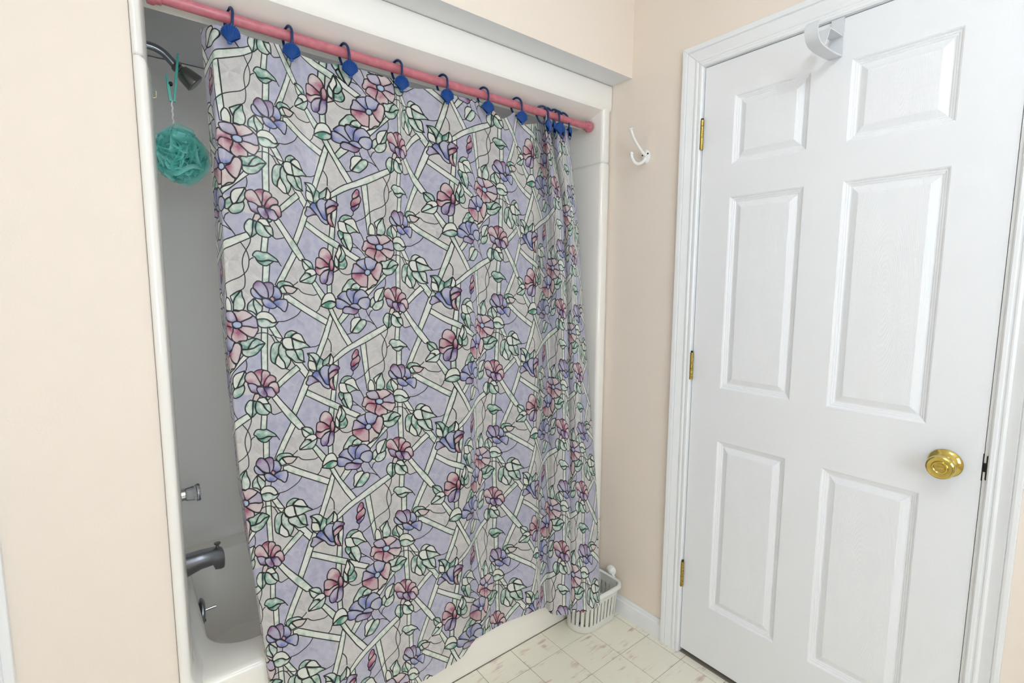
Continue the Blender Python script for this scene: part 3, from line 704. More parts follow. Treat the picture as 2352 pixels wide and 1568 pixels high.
# one repeat of the print, traced as outlines on the flat cloth (tenths of a millimetre)
PRINT = '''
L0 699,-2053 1260,-2109 1291,-1987 1027,-1477 811,-1002 667,-1062 686,-1808
L0 1447,-2162 2040,-2223 2030,-1098 1889,-1208 1800,-1485 1676,-1686
L0 547,-500 1275,-518 2020,-60 1953,512 1699,589 1586,457 1366,197 1059,331 829,45 905,-79 657,-324
L0 189,821 522,634 521,1114 344,1160 165,1150
L0 -127,1176 168,908 145,1127
L0 1439,640 1698,601 1953,536 1870,748 1640,764 1658,1213 1491,1004 1558,972
L0 1455,1192 1588,1376 1244,2260 882,1775 948,1609
L0 646,2263 1016,2224 1187,2486 976,2851 860,2757 620,2634
L0 -78,1757 316,1726 284,1879 134,1997 151,2175 -75,2292
L0 1549,1892 2198,2241 2184,2435 1946,2541 1827,2707 1767,2879 1541,2670 1342,2399
L0 2452,940 2815,694 3084,577 3209,1402 3284,1878 3165,2059 3062,1860 2935,1548 2809,1428 2495,1604 2396,1805 2424,1281
L0 2371,1830 2456,1886 2540,2116 2552,2241 2356,2135
L0 2818,1867 3062,1875 3177,2100 3124,2298 3201,2472 3070,2546 2801,2391 2854,2221
L0 2509,-24 2759,-296 2898,-298 3104,-438 3274,-454 3445,-432 3743,-515 3949,-389 3796,-193 3836,-26 3590,90 2860,497 2705,259
L0 1842,-1159 1948,-1318 1969,-1095 2157,-1068 2155,-865 2083,-815
L0 3843,-1369 4151,-1596 4149,-1127 3980,-1080 3814,-1085
L0 3342,-849 3597,-1139 3829,-1343 3801,-1084 3515,-957 3474,-803
S 534,-1497 682,-1485 666,-1029 523,-1044
S 525,44 663,45 661,616 665,1167 526,1115 517,612
S 512,2215 646,2229 615,2667 476,2649
S 2268,1761 2384,1782 2369,2050 2330,2341 2303,2632 2244,2490 2184,2435 2210,2206 2236,2038
S 2317,1019 2446,903 2449,1282 2429,1501 2383,1804 2299,1761 2326,1397
S 2157,-1104 2276,-1134 2274,-858 2155,-853
S 2221,-313 2298,-169 2217,133 2156,337 2058,599 1956,883 1902,1012 1775,946 1858,748 1942,512 2050,203 2148,-108
S 1588,1364 1675,1192 1772,1269 1671,1618 1572,1882 1353,2389 1250,2249 1426,1799
S 1280,-1997 1383,-1846 1188,-1465 1012,-1091 904,-917 811,-1002 886,-1175 1027,-1477 1158,-1736
S 1636,1722 2010,1945 2503,2211 2464,2380 2126,2198 1583,1871
S 2527,2232 2726,2345 2801,2397 3076,2547 2940,2645 2637,2485
S 2586,-367 2772,-321 2509,-24 2437,-146
S 3084,552 3241,480 3285,861 3328,1257 3366,1565 3311,1880 3284,1884 3209,1402 3134,918
S 1019,-755 1153,-772 1574,-508 1857,-343 2172,-156 2117,0 1572,-321 1472,-383 1135,-585 1018,-670
S 2175,-444 2288,-471 2437,-146 2570,61 2705,259 2860,509 2721,580 2543,294 2387,-12 2233,-313
S 3850,-39 3590,90 3269,265 2860,497 2627,627 2503,721 2306,897 2293,1054 2452,940 2626,811 2815,694 3084,564 3267,480 3670,244 3904,104
S 877,1775 766,1856 1016,2224 1187,2475 1416,2761 1630,2801 1364,2402 1040,1996
S 1739,-1106 1842,-1171 2095,-827 2000,-669
S 3762,-1467 3885,-1423 3597,-1139 3329,-849 3231,-958 3383,-1040 3543,-1136 3680,-1360
S 684,56 830,34 1016,342 951,454 888,396
S 1226,899 1491,981 1669,1237 1588,1409 1356,1091
S 875,1489 1201,1177 1357,1047 1455,1168 1199,1385 948,1609
V 3904,104 3897,195 3862,298 3806,414 3750,555 3729,697 3742,839 3775,983 3795,1126 3787,1282 3745,1357 3649,1410
V 3684,232 3806,414 3860,558 3873,675 3852,856 3775,983 3665,1081 3475,1175 3328,1269 3209,1402 3130,1463 2948,1558
V 3874,662 3915,611 3964,586
V 880,2859 943,2954
V 1286,3461 1397,3497 1463,3562 1554,3607 1691,3630 1806,3637 1877,3607
V 1264,3411 1331,3363 1376,3317
V 1963,-513 1927,-418 1857,-345
V 3814,-1098 3836,-1215 3823,-1330
V 3254,-441 3299,-328 3404,-165 3496,-38 3583,90
V 3445,-432 3379,-367 3352,-278
V 3258,-126 3377,-101 3496,-25
V 2806,223 2692,259
V 2898,-292 2923,-211
V 3039,-337 3077,-213
V 2485,-1508 2558,-1428 2706,-1395 2831,-1440
V 3075,1863 3139,1983 3191,2102
V 2861,2146 3020,2288 3123,2374 3214,2486
V 2801,2391 2853,2271 3020,2288
V 406,232 487,205 589,201 671,224 743,281 794,361 830,440
V 722,258 795,270 900,329 1006,347
V 905,-79 1064,-91 1227,-161 1371,-254 1472,-383
V 1699,589 1837,569 1930,524
V 1115,1136 1201,1175
V 750,2241 813,2288 898,2274 1016,2235
V 2155,349 2214,434 2249,544 2242,725
V 2873,1294 2866,1381 2809,1440
V 697,4027 680,4115
V 531,3983 552,3930
G 339,3788! 278,3855 222,3922 206,4019 225,4079 315,4109 395,4182! 406,4128 377,4032 338,3922
G1 350,3790! 440,3875 531,3983 530,4074 488,4156 425,4211! 400,4183! 411,4118 367,4018 338,3911
K 370,3788 451,3786 523,3822 553,3908 536,3973 450,3888
C 396,-199! 433,-265 504,-316 596,-323 667,-307 770,-236 863,-90! 820,-56 758,-56 665,-123 553,-145 431,-133
G 431,-122 542,-144 645,-128 747,-56 820,-45 905,-74! 862,-11 788,51 694,67 601,78 499,56 444,0
C 3366,1568! 3312,1679 3311,1781 3324,1884! 3498,1892! 3492,1730 3432,1598
G1 45,-825! -42,-778 -177,-677! -150,-592 -108,-507! -73,-626 -4,-736
G1 65,-825! -4,-726 -73,-626 -98,-508 -101,-346! -48,-353 68,-338 127,-383 152,-471 139,-579 92,-697 79,-804
G1 303,2740 334,2666 385,2628 466,2627 538,2648 620,2647 713,2705 828,2789 880,2859! 753,2847 649,2827 556,2854 463,2863 402,2843 353,2780
G 377,2817! 412,2856 494,2873 576,2857 659,2840 764,2854! 690,2918 616,2970 523,2962 452,2918 402,2866
G 857,3459 874,3382 960,3326 1133,3343 1209,3378 1286,3461! 1154,3428 1024,3429 948,3475 904,3525!
G1 915,3527! 980,3457 1023,3499 1108,3624! 978,3648!
K 1002,3449! 1132,3436 1286,3473 1363,3503! 1296,3580 1229,3628 1152,3626 1097,3605
G 3682,-1768! 3737,-1823 3874,-1847 3970,-1880 4054,-1874! 3956,-1789 3900,-1695 3858,-1614! 3742,-1619 3729,-1708
G1 4068,-1868! 4166,-1818 4251,-1746! 4095,-1709 3997,-1637 3872,-1615! 3914,-1708 3970,-1803
G 3735,-1606! 3886,-1604 4011,-1638 4123,-1711 4251,-1739! 4151,-1596 4038,-1471 3871,-1422 3775,-1468 3735,-1529
G1 2554,-929! 2579,-1028 2667,-1154 2742,-1256 2843,-1286 2931,-1230 2981,-1183! 2880,-1153 2829,-1089 2803,-1014! 2715,-998 2677,-947
G1 2828,-1027 2841,-1102 2918,-1161 2994,-1171 3090,-1089! 3057,-1013 2955,-1002
C 3083,-1064 3174,-1074 3291,-1080 3317,-1037! 3225,-958 3160,-992 3070,-1013
C 2083,-803 2155,-859 2250,-875 2322,-823 2375,-705 2374,-632! 2248,-664 2129,-625 1987,-538! 2011,-657
G 1975,-514! 2105,-612 2248,-652 2380,-608! 2367,-523 2270,-461 2187,-447 2068,-480
C 3515,-944 3596,-1024 3787,-1084! 3732,-953 3663,-822 3608,-706 3540,-665 3494,-766 3495,-880
G 3794,-1078! 3814,-982 3785,-827 3717,-722 3608,-687! 3663,-822 3732,-953
G 3474,-803! 3394,-725 3380,-623 3380,-522! 3446,-523 3527,-652!
G1 3758,-736! 3771,-633 3715,-504 3606,-437 3499,-435 3446,-511 3486,-588 3540,-653 3648,-688
C 3109,-182! 3064,-225 2949,-218 2859,-173 2814,-86 2813,37 2794,136 2825,211! 2882,112 2973,-12 3050,-112
G1 2844,211! 2895,112 2998,-37 3089,-131 3167,-163 3245,-139 3264,-63 3218,38 3113,151 3035,213 2933,218
G 1486,-1694! 1587,-1702 1699,-1665 1766,-1588 1794,-1473! 1720,-1479 1608,-1576
G1 1486,-1683! 1608,-1576 1720,-1479! 1584,-1424 1517,-1512 1496,-1603
C 1583,-1400 1674,-1465 1799,-1467 1873,-1396! 1844,-1335 1741,-1294 1696,-1349 1566,-1359
G 1555,-1340 1639,-1357 1729,-1281! 1604,-1204 1435,-1120! 1436,-1183
G1 1435,-1114! 1581,-1191 1740,-1282 1879,-1349! 1843,-1206 1750,-1095 1625,-1095 1513,-1106
C 2479,-2172! 2539,-2069 2544,-1973 2488,-1847 2457,-1748! 2391,-1899 2429,-2010
G1 2491,-2185! 2588,-2061 2648,-1933 2635,-1847 2560,-1744 2475,-1725! 2488,-1835 2544,-1973
G 2475,-1713! 2560,-1738 2641,-1847! 2696,-1706 2670,-1594 2596,-1540 2473,-1544!
G1 2379,-1886! 2457,-1736 2455,-1579! 2389,-1598 2353,-1679 2354,-1788
G 2495,1607! 2533,1511 2608,1442 2696,1417 2809,1443 2846,1495! 2720,1524 2619,1591 2594,1620
C 2607,1621! 2695,1534 2859,1496 2935,1576 2973,1692 3062,1862! 2972,1842 2807,1704
C 2483,1618 2619,1622 2656,1668 2693,1795 2755,1899! 2592,1898 2493,1840 2470,1715
G1 2662,1656! 2782,1690 2908,1775 2997,1844! 2869,1859 2767,1901 2693,1807
G 2481,1864! 2579,1897 2597,2010 2528,2102! 2473,2011 2456,1923
G1 2598,1911! 2742,1905 2805,1954 2842,2069 2854,2221 2789,2402! 2726,2320 2652,2164 2603,2023
G 2591,2046! 2652,2176 2713,2344! 2614,2259 2540,2128
G 1059,331! 1082,240 1158,172 1246,150 1366,197! 1277,242 1222,288 1200,322
C 1222,322! 1299,242 1388,220 1476,268 1542,397 1586,468! 1430,418 1298,358
G 835,452 941,443 983,467! 929,545 916,726! 862,849 839,996! 756,924 732,788 739,619 771,518
G 972,478 994,467 1035,571 1099,641 1119,779 1215,887! 1203,990 1126,1125! 1094,1089 1063,961 968,831 922,715 929,568
C 916,749! 978,854 1063,972 1093,1123! 997,1118 850,996! 862,872
G1 1249,363! 1386,418 1575,480 1665,553 1699,589! 1562,597 1439,628 1306,636 1274,519
G 1110,653 1295,647! 1349,730 1392,848 1447,920 1570,973! 1468,991 1335,973 1248,888 1130,791 1098,721
G1 1317,648! 1483,647 1527,748 1547,960! 1447,909 1381,801
C 1038,354 1124,326 1211,334 1243,380 1263,519 1295,624! 1186,632 1099,607 1025,513 1005,421
G1 234,1868 314,1892! 302,2014 295,2180 258,2320! 209,2237 141,2152 123,2051 154,1955
G 319,1904! 394,1911 363,1997 362,2086 390,2201! 309,2281 278,2300! 301,2125
G1 394,1922 475,1941 536,2003 606,2123 709,2225! 646,2274 512,2260 411,2203 367,2087
G 556,1994! 701,2003 742,2103 750,2241! 647,2161 576,2052
C 415,1902! 436,1848 517,1828 599,1841 691,1985! 556,1989 475,1930
G1 620,1843! 651,1811 724,1846 666,1903!
K 351,1729! 437,1725 477,1796 425,1870 394,1911 304,1869!
G 1629,752! 1789,745 1892,797 1950,882! 1914,988 1866,1081! 1833,973 1765,863 1674,777
G1 1634,764! 1730,826 1821,984! 1672,930 1673,859
C 1666,942! 1809,995 1854,1128 1865,1224! 1750,1206 1670,1154 1648,1047
G1 1950,882! 2031,946 2019,1053 2041,1126 1959,1182 1923,1228! 1865,1213 1872,1094
G 2043,958 2139,878 2223,785! 2210,905 2185,1037! 2042,1114 2025,1029
C 2235,773! 2306,909 2293,1042 2232,1088 2185,1061 2210,929
V1 3284,1932 3390,1902 3511,1899 3578,1982 3618,2089 3611,2147 3550,2160 3442,2144 3349,2116 3283,2046 3251,1980 @3617,2219
P 3524,1900 3579,1885 3660,1892 3729,1865 3839,1887 3978,1990! 3908,2050 3796,2105 3707,2149 3645,2137 3625,2077 3578,1969 @3617,2219
V1 3978,1997! 4048,2062 4076,2170 4082,2276 4004,2288 3893,2258 3740,2243 3734,2191 3713,2156 3810,2106 3922,2051 @3617,2219
P 4089,2283! 4096,2357 4060,2432 4003,2519 3919,2516 3850,2476 3740,2386 3658,2300 3720,2280 3740,2250 3893,2264 4004,2295 @3617,2219
P 3644,2312 3726,2385 3836,2475 3856,2556 3835,2606! 3683,2615 3628,2654 3547,2612 3494,2529 3507,2453 3535,2378 3549,2302 3603,2308 @3657,2430
R 3522,2274 3542,2302 3521,2403 3494,2477 3493,2581! 3386,2524 3280,2461 3221,2423 3228,2347 3282,2276 3361,2258 3455,2267 @3468,2282
P 3509,2170 3509,2208 3522,2274 3415,2263 3295,2264 3248,2311 3202,2351 3137,2325 3124,2260 3157,2187 3177,2100 3257,2057 3309,2106 3415,2148 @3361,2284
B 3523,2197 3563,2149 3645,2137 3720,2170 3734,2230 3706,2285 3617,2303 3542,2263 @3522,2287
U 322,3537 282,3564 276,3641 320,3728 390,3775 503,3796 534,3768! 463,3698 382,3604 @534,3790
U 777,3480 841,3480 904,3525 946,3613 967,3698 923,3771 816,3792! 795,3748 743,3721 770,3651 781,3573 @837,3790
V2 416,3357 498,3370 579,3447 640,3559 665,3689 653,3767 575,3758 463,3687 383,3582 328,3527 334,3450 375,3389 @365,3365
V2 559,3415 611,3378 695,3375 762,3420 777,3503 776,3618 754,3705 700,3770 663,3780 665,3678 640,3559 589,3460 @705,3377
R 700,3776 743,3732 795,3748 816,3797 783,3849 741,3829 @816,3763
U 789,3850 847,3815 944,3786 1074,3787 1117,3830 1127,3913 1104,4014 1070,4089 1016,4084 952,4020 878,3970 804,3899 @868,3911
U 533,3802 585,3777 668,3793 752,3854 846,3941 845,3987 781,4021 697,4016 604,3975 553,3908 528,3846 @687,3957
U 3212,-1882 3258,-1917 3362,-1907 3468,-1853 3574,-1798! 3534,-1719 3493,-1615 3386,-1557 3281,-1575 3230,-1684 3205,-1782 @3413,-1546
U 3199,-1862 3076,-1834 2986,-1789 2960,-1726! 3062,-1647 3190,-1556 3275,-1562 3230,-1671 3205,-1782 @3203,-1582
V1 2947,-1712 2884,-1695 2864,-1595 2832,-1507 2838,-1446 2996,-1456 3189,-1462! 3203,-1532 3074,-1623 @3189,-1456
P 3574,-1760 3655,-1766 3715,-1694 3722,-1580 3680,-1411 3625,-1280 3558,-1289 3465,-1373 3399,-1470 3399,-1520 3479,-1576 3533,-1694 @3412,-1496
K 3399,-1457 3465,-1360 3544,-1276 3584,-1253 3557,-1162 3450,-1132 3357,-1045 3297,-1042 3292,-1161 3306,-1313 3306,-1401 @3306,-1388
R 3202,-1451 3022,-1452 2844,-1434 2831,-1360 2843,-1311 2931,-1230 3083,-1101 3174,-1080 3278,-1085 3299,-1225 3293,-1388 3228,-1421 @2996,-1444
B 3294,-1570 3353,-1555 3379,-1493 3353,-1429 3293,-1406 3235,-1422 3209,-1482 3235,-1547 @3385,-1418
U 2393,-717 2490,-714 2601,-675 2787,-558! 2761,-526 2637,-517 2574,-455 2476,-453 2391,-499 2386,-608 @2379,-475
U 2430,-767 2467,-829 2566,-918 2677,-922 2701,-825 2763,-705 2837,-608! 2799,-558 2638,-664 2515,-721 @2442,-767
U 2696,-948 2765,-1000 2840,-978 2993,-985! 2941,-921 2889,-795 2875,-609 2837,-608! 2763,-717 2689,-837 @2865,-856
U 3018,-974 3121,-1003 3199,-969 3316,-848 3315,-798! 3159,-780 3055,-726 3016,-626 2888,-610 2883,-721 2915,-870 @2952,-661
U1 3081,-740 3185,-781 3315,-779 3374,-699 3353,-534 3274,-456 3169,-467 3079,-527 3015,-601 3035,-676 @3367,-559
U1 2786,-533 2837,-590 2952,-605 3041,-564 3105,-478! 3053,-446 2912,-474 @2887,-473
V2 2587,-453 2661,-509 2774,-506 2887,-465 3040,-443! 3014,-362 2911,-304 2760,-321 2635,-331 2574,-379 @2976,-423
P 2083,-2062 2166,-2034 2236,-1969 2277,-1877 2276,-1781 2234,-1706 2197,-1644 2127,-1698 2045,-1763 1958,-1803 1953,-1897 2001,-2007 @2246,-1791
R 1941,-1789 2045,-1751 2139,-1675 2197,-1620 2221,-1574! 2102,-1559 2031,-1519 1973,-1509 1858,-1548! 1859,-1677 1883,-1761 @2138,-1663
P 1852,-1530! 1961,-1496 2043,-1525 2114,-1554 2220,-1562! 2208,-1513 2089,-1457 2006,-1357 1948,-1324 1867,-1384 1840,-1476 @1845,-1488
V1 2220,-1490! 2183,-1368 2158,-1224 2146,-1151 2086,-1112 2004,-1120 1964,-1224 1983,-1332 2077,-1433 2160,-1474 @2122,-1162
V1 2232,-1467 2315,-1473 2313,-1256 2276,-1134 2180,-1081 2098,-1113! 2158,-1188 2183,-1344 @2279,-1446
R 2234,-1718 2270,-1781 2318,-1749 2335,-1654 2328,-1545 2279,-1470 2232,-1515 2227,-1622 @2256,-1516
P 2353,-1607! 2473,-1519! 2327,-1431! 2327,-1485 @2473,-1519
P 264,1158 323,1172 403,1266 472,1393 511,1530! 430,1524 349,1473 220,1442 152,1371 138,1293 174,1207 @220,1442
R 343,1184! 425,1128 526,1117 557,1141! 525,1218 523,1341 501,1473! 452,1369 393,1254 @485,1137
P 567,1147 649,1158 711,1206 721,1263! 647,1337 584,1446 552,1533! 506,1474 523,1341 525,1218 @605,1402
R 720,1275 793,1290 856,1351 860,1431! 770,1448 707,1488 665,1553! 562,1545 605,1413 657,1327 @614,1527
P 781,1460 855,1454 907,1503 937,1620 936,1711 883,1746 831,1691 779,1607 675,1565! 718,1489 @915,1721
V2 200,1462! 260,1450 349,1473 419,1523! 419,1579 437,1703! 347,1695 277,1656 238,1576 @347,1684
V2 419,1568 480,1550 562,1568 581,1625 642,1732 631,1810 569,1821 498,1775 438,1692 408,1622 @591,1705
V3 582,1580 675,1571 769,1595 820,1679 861,1762 818,1826 766,1839 662,1801 642,1732 592,1637 @634,1584
U 1748,1339! 1818,1248 1911,1241! 1946,1327 2015,1452 2096,1590 2203,1646! 2220,1733 2155,1739 2048,1671 1978,1569 1932,1518 1840,1428 @1865,1251
V2 1656,1369 1737,1362 1840,1440 1932,1530! 1862,1537 1757,1577 1677,1613 1609,1578 1604,1518 1644,1450 @1932,1518
U 1946,1243! 1994,1150 2077,1094 2184,1112 2226,1138! 2183,1221 2170,1353 2186,1512 2203,1634! 2108,1603 2038,1477 1969,1341 @2120,1592
V2 2244,1088 2317,1080 2426,1124 2481,1176 2443,1235 2364,1219 2255,1273 2188,1342! 2171,1232 2202,1161 @2450,1162
R 2437,1241! 2424,1308 2351,1376 2277,1445 2205,1489! 2187,1403 2206,1331 2303,1264 2376,1232 @2400,1257
P 2302,1434! 2289,1531 2312,1630 2347,1730 2335,1784 2274,1761 2227,1684 2204,1586 2217,1502 2253,1455 @2335,1778
P 2967,680 3025,726 3031,826! 2940,910 2851,957! 2845,869 2890,771 @3018,788
R 3031,839! 3082,929 3055,1041! 2951,1111 2824,1179! 2805,1091 2850,981 2953,911 @2913,1109
V1 3042,1053! 3015,1152 2938,1235 2873,1294! 2811,1204 2913,1147 @2874,1207
'''
# drape of the cloth: x, y and print row for each cloth column at each height
PG=[-0.105, -0.09, -0.075, -0.06, -0.045, -0.03, -0.015, -0.0, 0.015, 0.03, 0.045, 0.06, 0.09, 0.13, 0.17, 0.21, 0.25, 0.29, 0.33, 0.37, 0.41, 0.45, 0.49, 0.53, 0.57, 0.6, 0.62, 0.64, 0.66, 0.68, 0.7, 0.72, 0.74, 0.76, 0.78, 0.815, 0.85, 0.885, 0.92, 0.957, 1.024, 1.058, 1.094, 1.147, 1.19, 1.25, 1.315, 1.38, 1.44, 1.458, 1.511, 1.56, 1.62, 1.65]
ZL=[1.97, 1.92, 1.8, 1.65, 1.45, 1.2, 0.95, 0.7, 0.5, 0.33, 0.2, 0.1]
GX = '''-13553 -13543 -13510 -13508 -13505 -13489 -13411 -13281 -13171 -13096 -13018 -12955 -13498 -13498 -13486 -13492 -13495 -13491 -13421 -13291 -13176 -13098 -13019 -12955 -13443
-13453 -13462 -13476 -13486 -13493 -13432 -13301 -13181 -13099 -13020 -12956 -13388 -13408 -13438 -13460 -13476 -13495 -13442 -13311 -13186 -13101 -13021 -12956 -13286 -13326
-13414 -13444 -13467 -13497 -13453 -13321 -13192 -13103 -13022 -12957 -13088 -13135 -13250 -13348 -13446 -13499 -13464 -13331 -13197 -13104 -13023 -12957 -12890 -12945 -13077
-13186 -13292 -13439 -13474 -13341 -13202 -13106 -13025 -12957 -12692 -12754 -12904 -13023 -13137 -13307 -13376 -13351 -13207 -13107 -13026 -12958 -12576 -12630 -12760 -12870
-12983 -13157 -13239 -13253 -13212 -13109 -13027 -12958 -12460 -12505 -12615 -12717 -12829 -13007 -13102 -13127 -13115 -13094 -13028 -12959 -12343 -12381 -12471 -12564 -12675
-12857 -12966 -13000 -12990 -12962 -12934 -12910 -12227 -12256 -12326 -12410 -12521 -12707 -12829 -12874 -12865 -12830 -12794 -12764 -11995 -12008 -12037 -12104 -12212 -12407
-12556 -12620 -12616 -12566 -12514 -12471 -11729 -11728 -11726 -11764 -11842 -12011 -12165 -12232 -12223 -12167 -12110 -12063 -11478 -11466 -11439 -11446 -11484 -11616 -11765
-11827 -11811 -11753 -11697 -11650 -11147 -11132 -11096 -11091 -11111 -11221 -11363 -11416 -11393 -11338 -11283 -11237 -10576 -10579 -10587 -10625 -10693 -10825 -10957 -10988
-10956 -10917 -10868 -10826 -10005 -10027 -10079 -10159 -10275 -10428 -10550 -10560 -10518 -10497 -10454 -10415 -9561 -9583 -9637 -9730 -9871 -10029 -10138 -10151 -10119 -10096
-10059 -10027 -9159 -9176 -9217 -9313 -9473 -9628 -9724 -9748 -9731 -9702 -9672 -9647 -8795 -8807 -8834 -8925 -9086 -9230 -9308 -9341 -9342 -9318 -9304 -9294 -8547 -8552 -8562
-8622 -8735 -8835 -8885 -8918 -8945 -8969 -8997 -9021 -8300 -8297 -8290 -8319 -8384 -8441 -8461 -8496 -8548 -8619 -8690 -8749 -7825 -7821 -7809 -7837 -7904 -7974 -7998 -8038 -8113
-8250 -8354 -8433 -7276 -7271 -7259 -7296 -7381 -7483 -7522 -7567 -7664 -7875 -8007 -8102 -6881 -6873 -6854 -6873 -6928 -7011 -7076 -7169 -7295 -7489 -7618 -7712 -6648 -6641 -6624
-6638 -6679 -6757 -6836 -6943 -7065 -7224 -7337 -7423 -6445 -6442 -6434 -6448 -6482 -6562 -6652 -6755 -6850 -6952 -7037 -7104 -6261 -6260 -6257 -6273 -6308 -6400 -6504 -6596 -6659
-6702 -6755 -6800 -6098 -6096 -6093 -6114 -6159 -6272 -6390 -6467 -6491 -6475 -6492 -6511 -5930 -5928 -5921 -5950 -6014 -6153 -6286 -6351 -6351 -6305 -6289 -6281 -5759 -5754 -5743
-5784 -5875 -6043 -6190 -6249 -6237 -6192 -6146 -6109 -5558 -5550 -5531 -5580 -5695 -5872 -6042 -6103 -6087 -6059 -6003 -5953 -5328 -5315 -5285 -5339 -5473 -5641 -5842 -5912 -5900
-5905 -5860 -5813 -5098 -5081 -5040 -5098 -5251 -5410 -5642 -5722 -5713 -5751 -5716 -5674 -4784 -4766 -4723 -4768 -4893 -5071 -5263 -5322 -5316 -5358 -5346 -5326 -4484 -4469 -4433
-4466 -4561 -4736 -4882 -4919 -4913 -4953 -4960 -4960 -4220 -4217 -4208 -4234 -4294 -4409 -4492 -4506 -4496 -4518 -4534 -4546 -3917 -3919 -3926 -3948 -3987 -4054 -4102 -4112 -4105
-4111 -4121 -4131 -3547 -3548 -3556 -3566 -3603 -3654 -3702 -3751 -3793 -3828 -3855 -3869 -2963 -2952 -2830 -2677 -2724 -2818 -2967 -3153 -3385 -3547 -3657 -3716 -2689 -2676 -2527
-2341 -2367 -2438 -2637 -2867 -3100 -3308 -3471 -3558 -2976 -2955 -2699 -2378 -2334 -2331 -2561 -2825 -3074 -3325 -3532 -3644 -2772 -2753 -2520 -2230 -2194 -2197 -2379 -2583 -2763
-2997 -3211 -3326 -2575 -2556 -2324 -2034 -2004 -2015 -2173 -2351 -2513 -2729 -2927 -3034 -2319 -2296 -2009 -1651 -1579 -1546 -1698 -1878 -2054 -2286 -2498 -2612 -2181 -2154 -1836
-1438 -1370 -1349 -1513 -1712 -1918 -2170 -2396 -2517 -2230 -2205 -1900 -1519 -1449 -1422 -1573 -1762 -1970 -2255 -2519 -2660 -2283 -2262 -2004 -1683 -1627 -1608 -1749 -1947 -2217
-2527 -2798 -2944 -2288 -2267 -2015 -1700 -1647 -1631 -1760 -1941 -2186 -2503 -2790 -2945 -2022 -2006 -1815 -1575 -1523 -1494 -1583 -1723 -1940 -2250 -2540 -2695 -1938 -1922 -1721
-1469 -1377 -1296 -1339 -1427 -1583 -1874 -2163 -2319 -1729 -1713 -1520 -1280 -1169 -1058 -1028 -1044 -1153 -1450 -1762 -1930 -1606 -1590 -1394 -1149 -1040 -934 -889 -888 -987
-1288 -1609 -1782'''
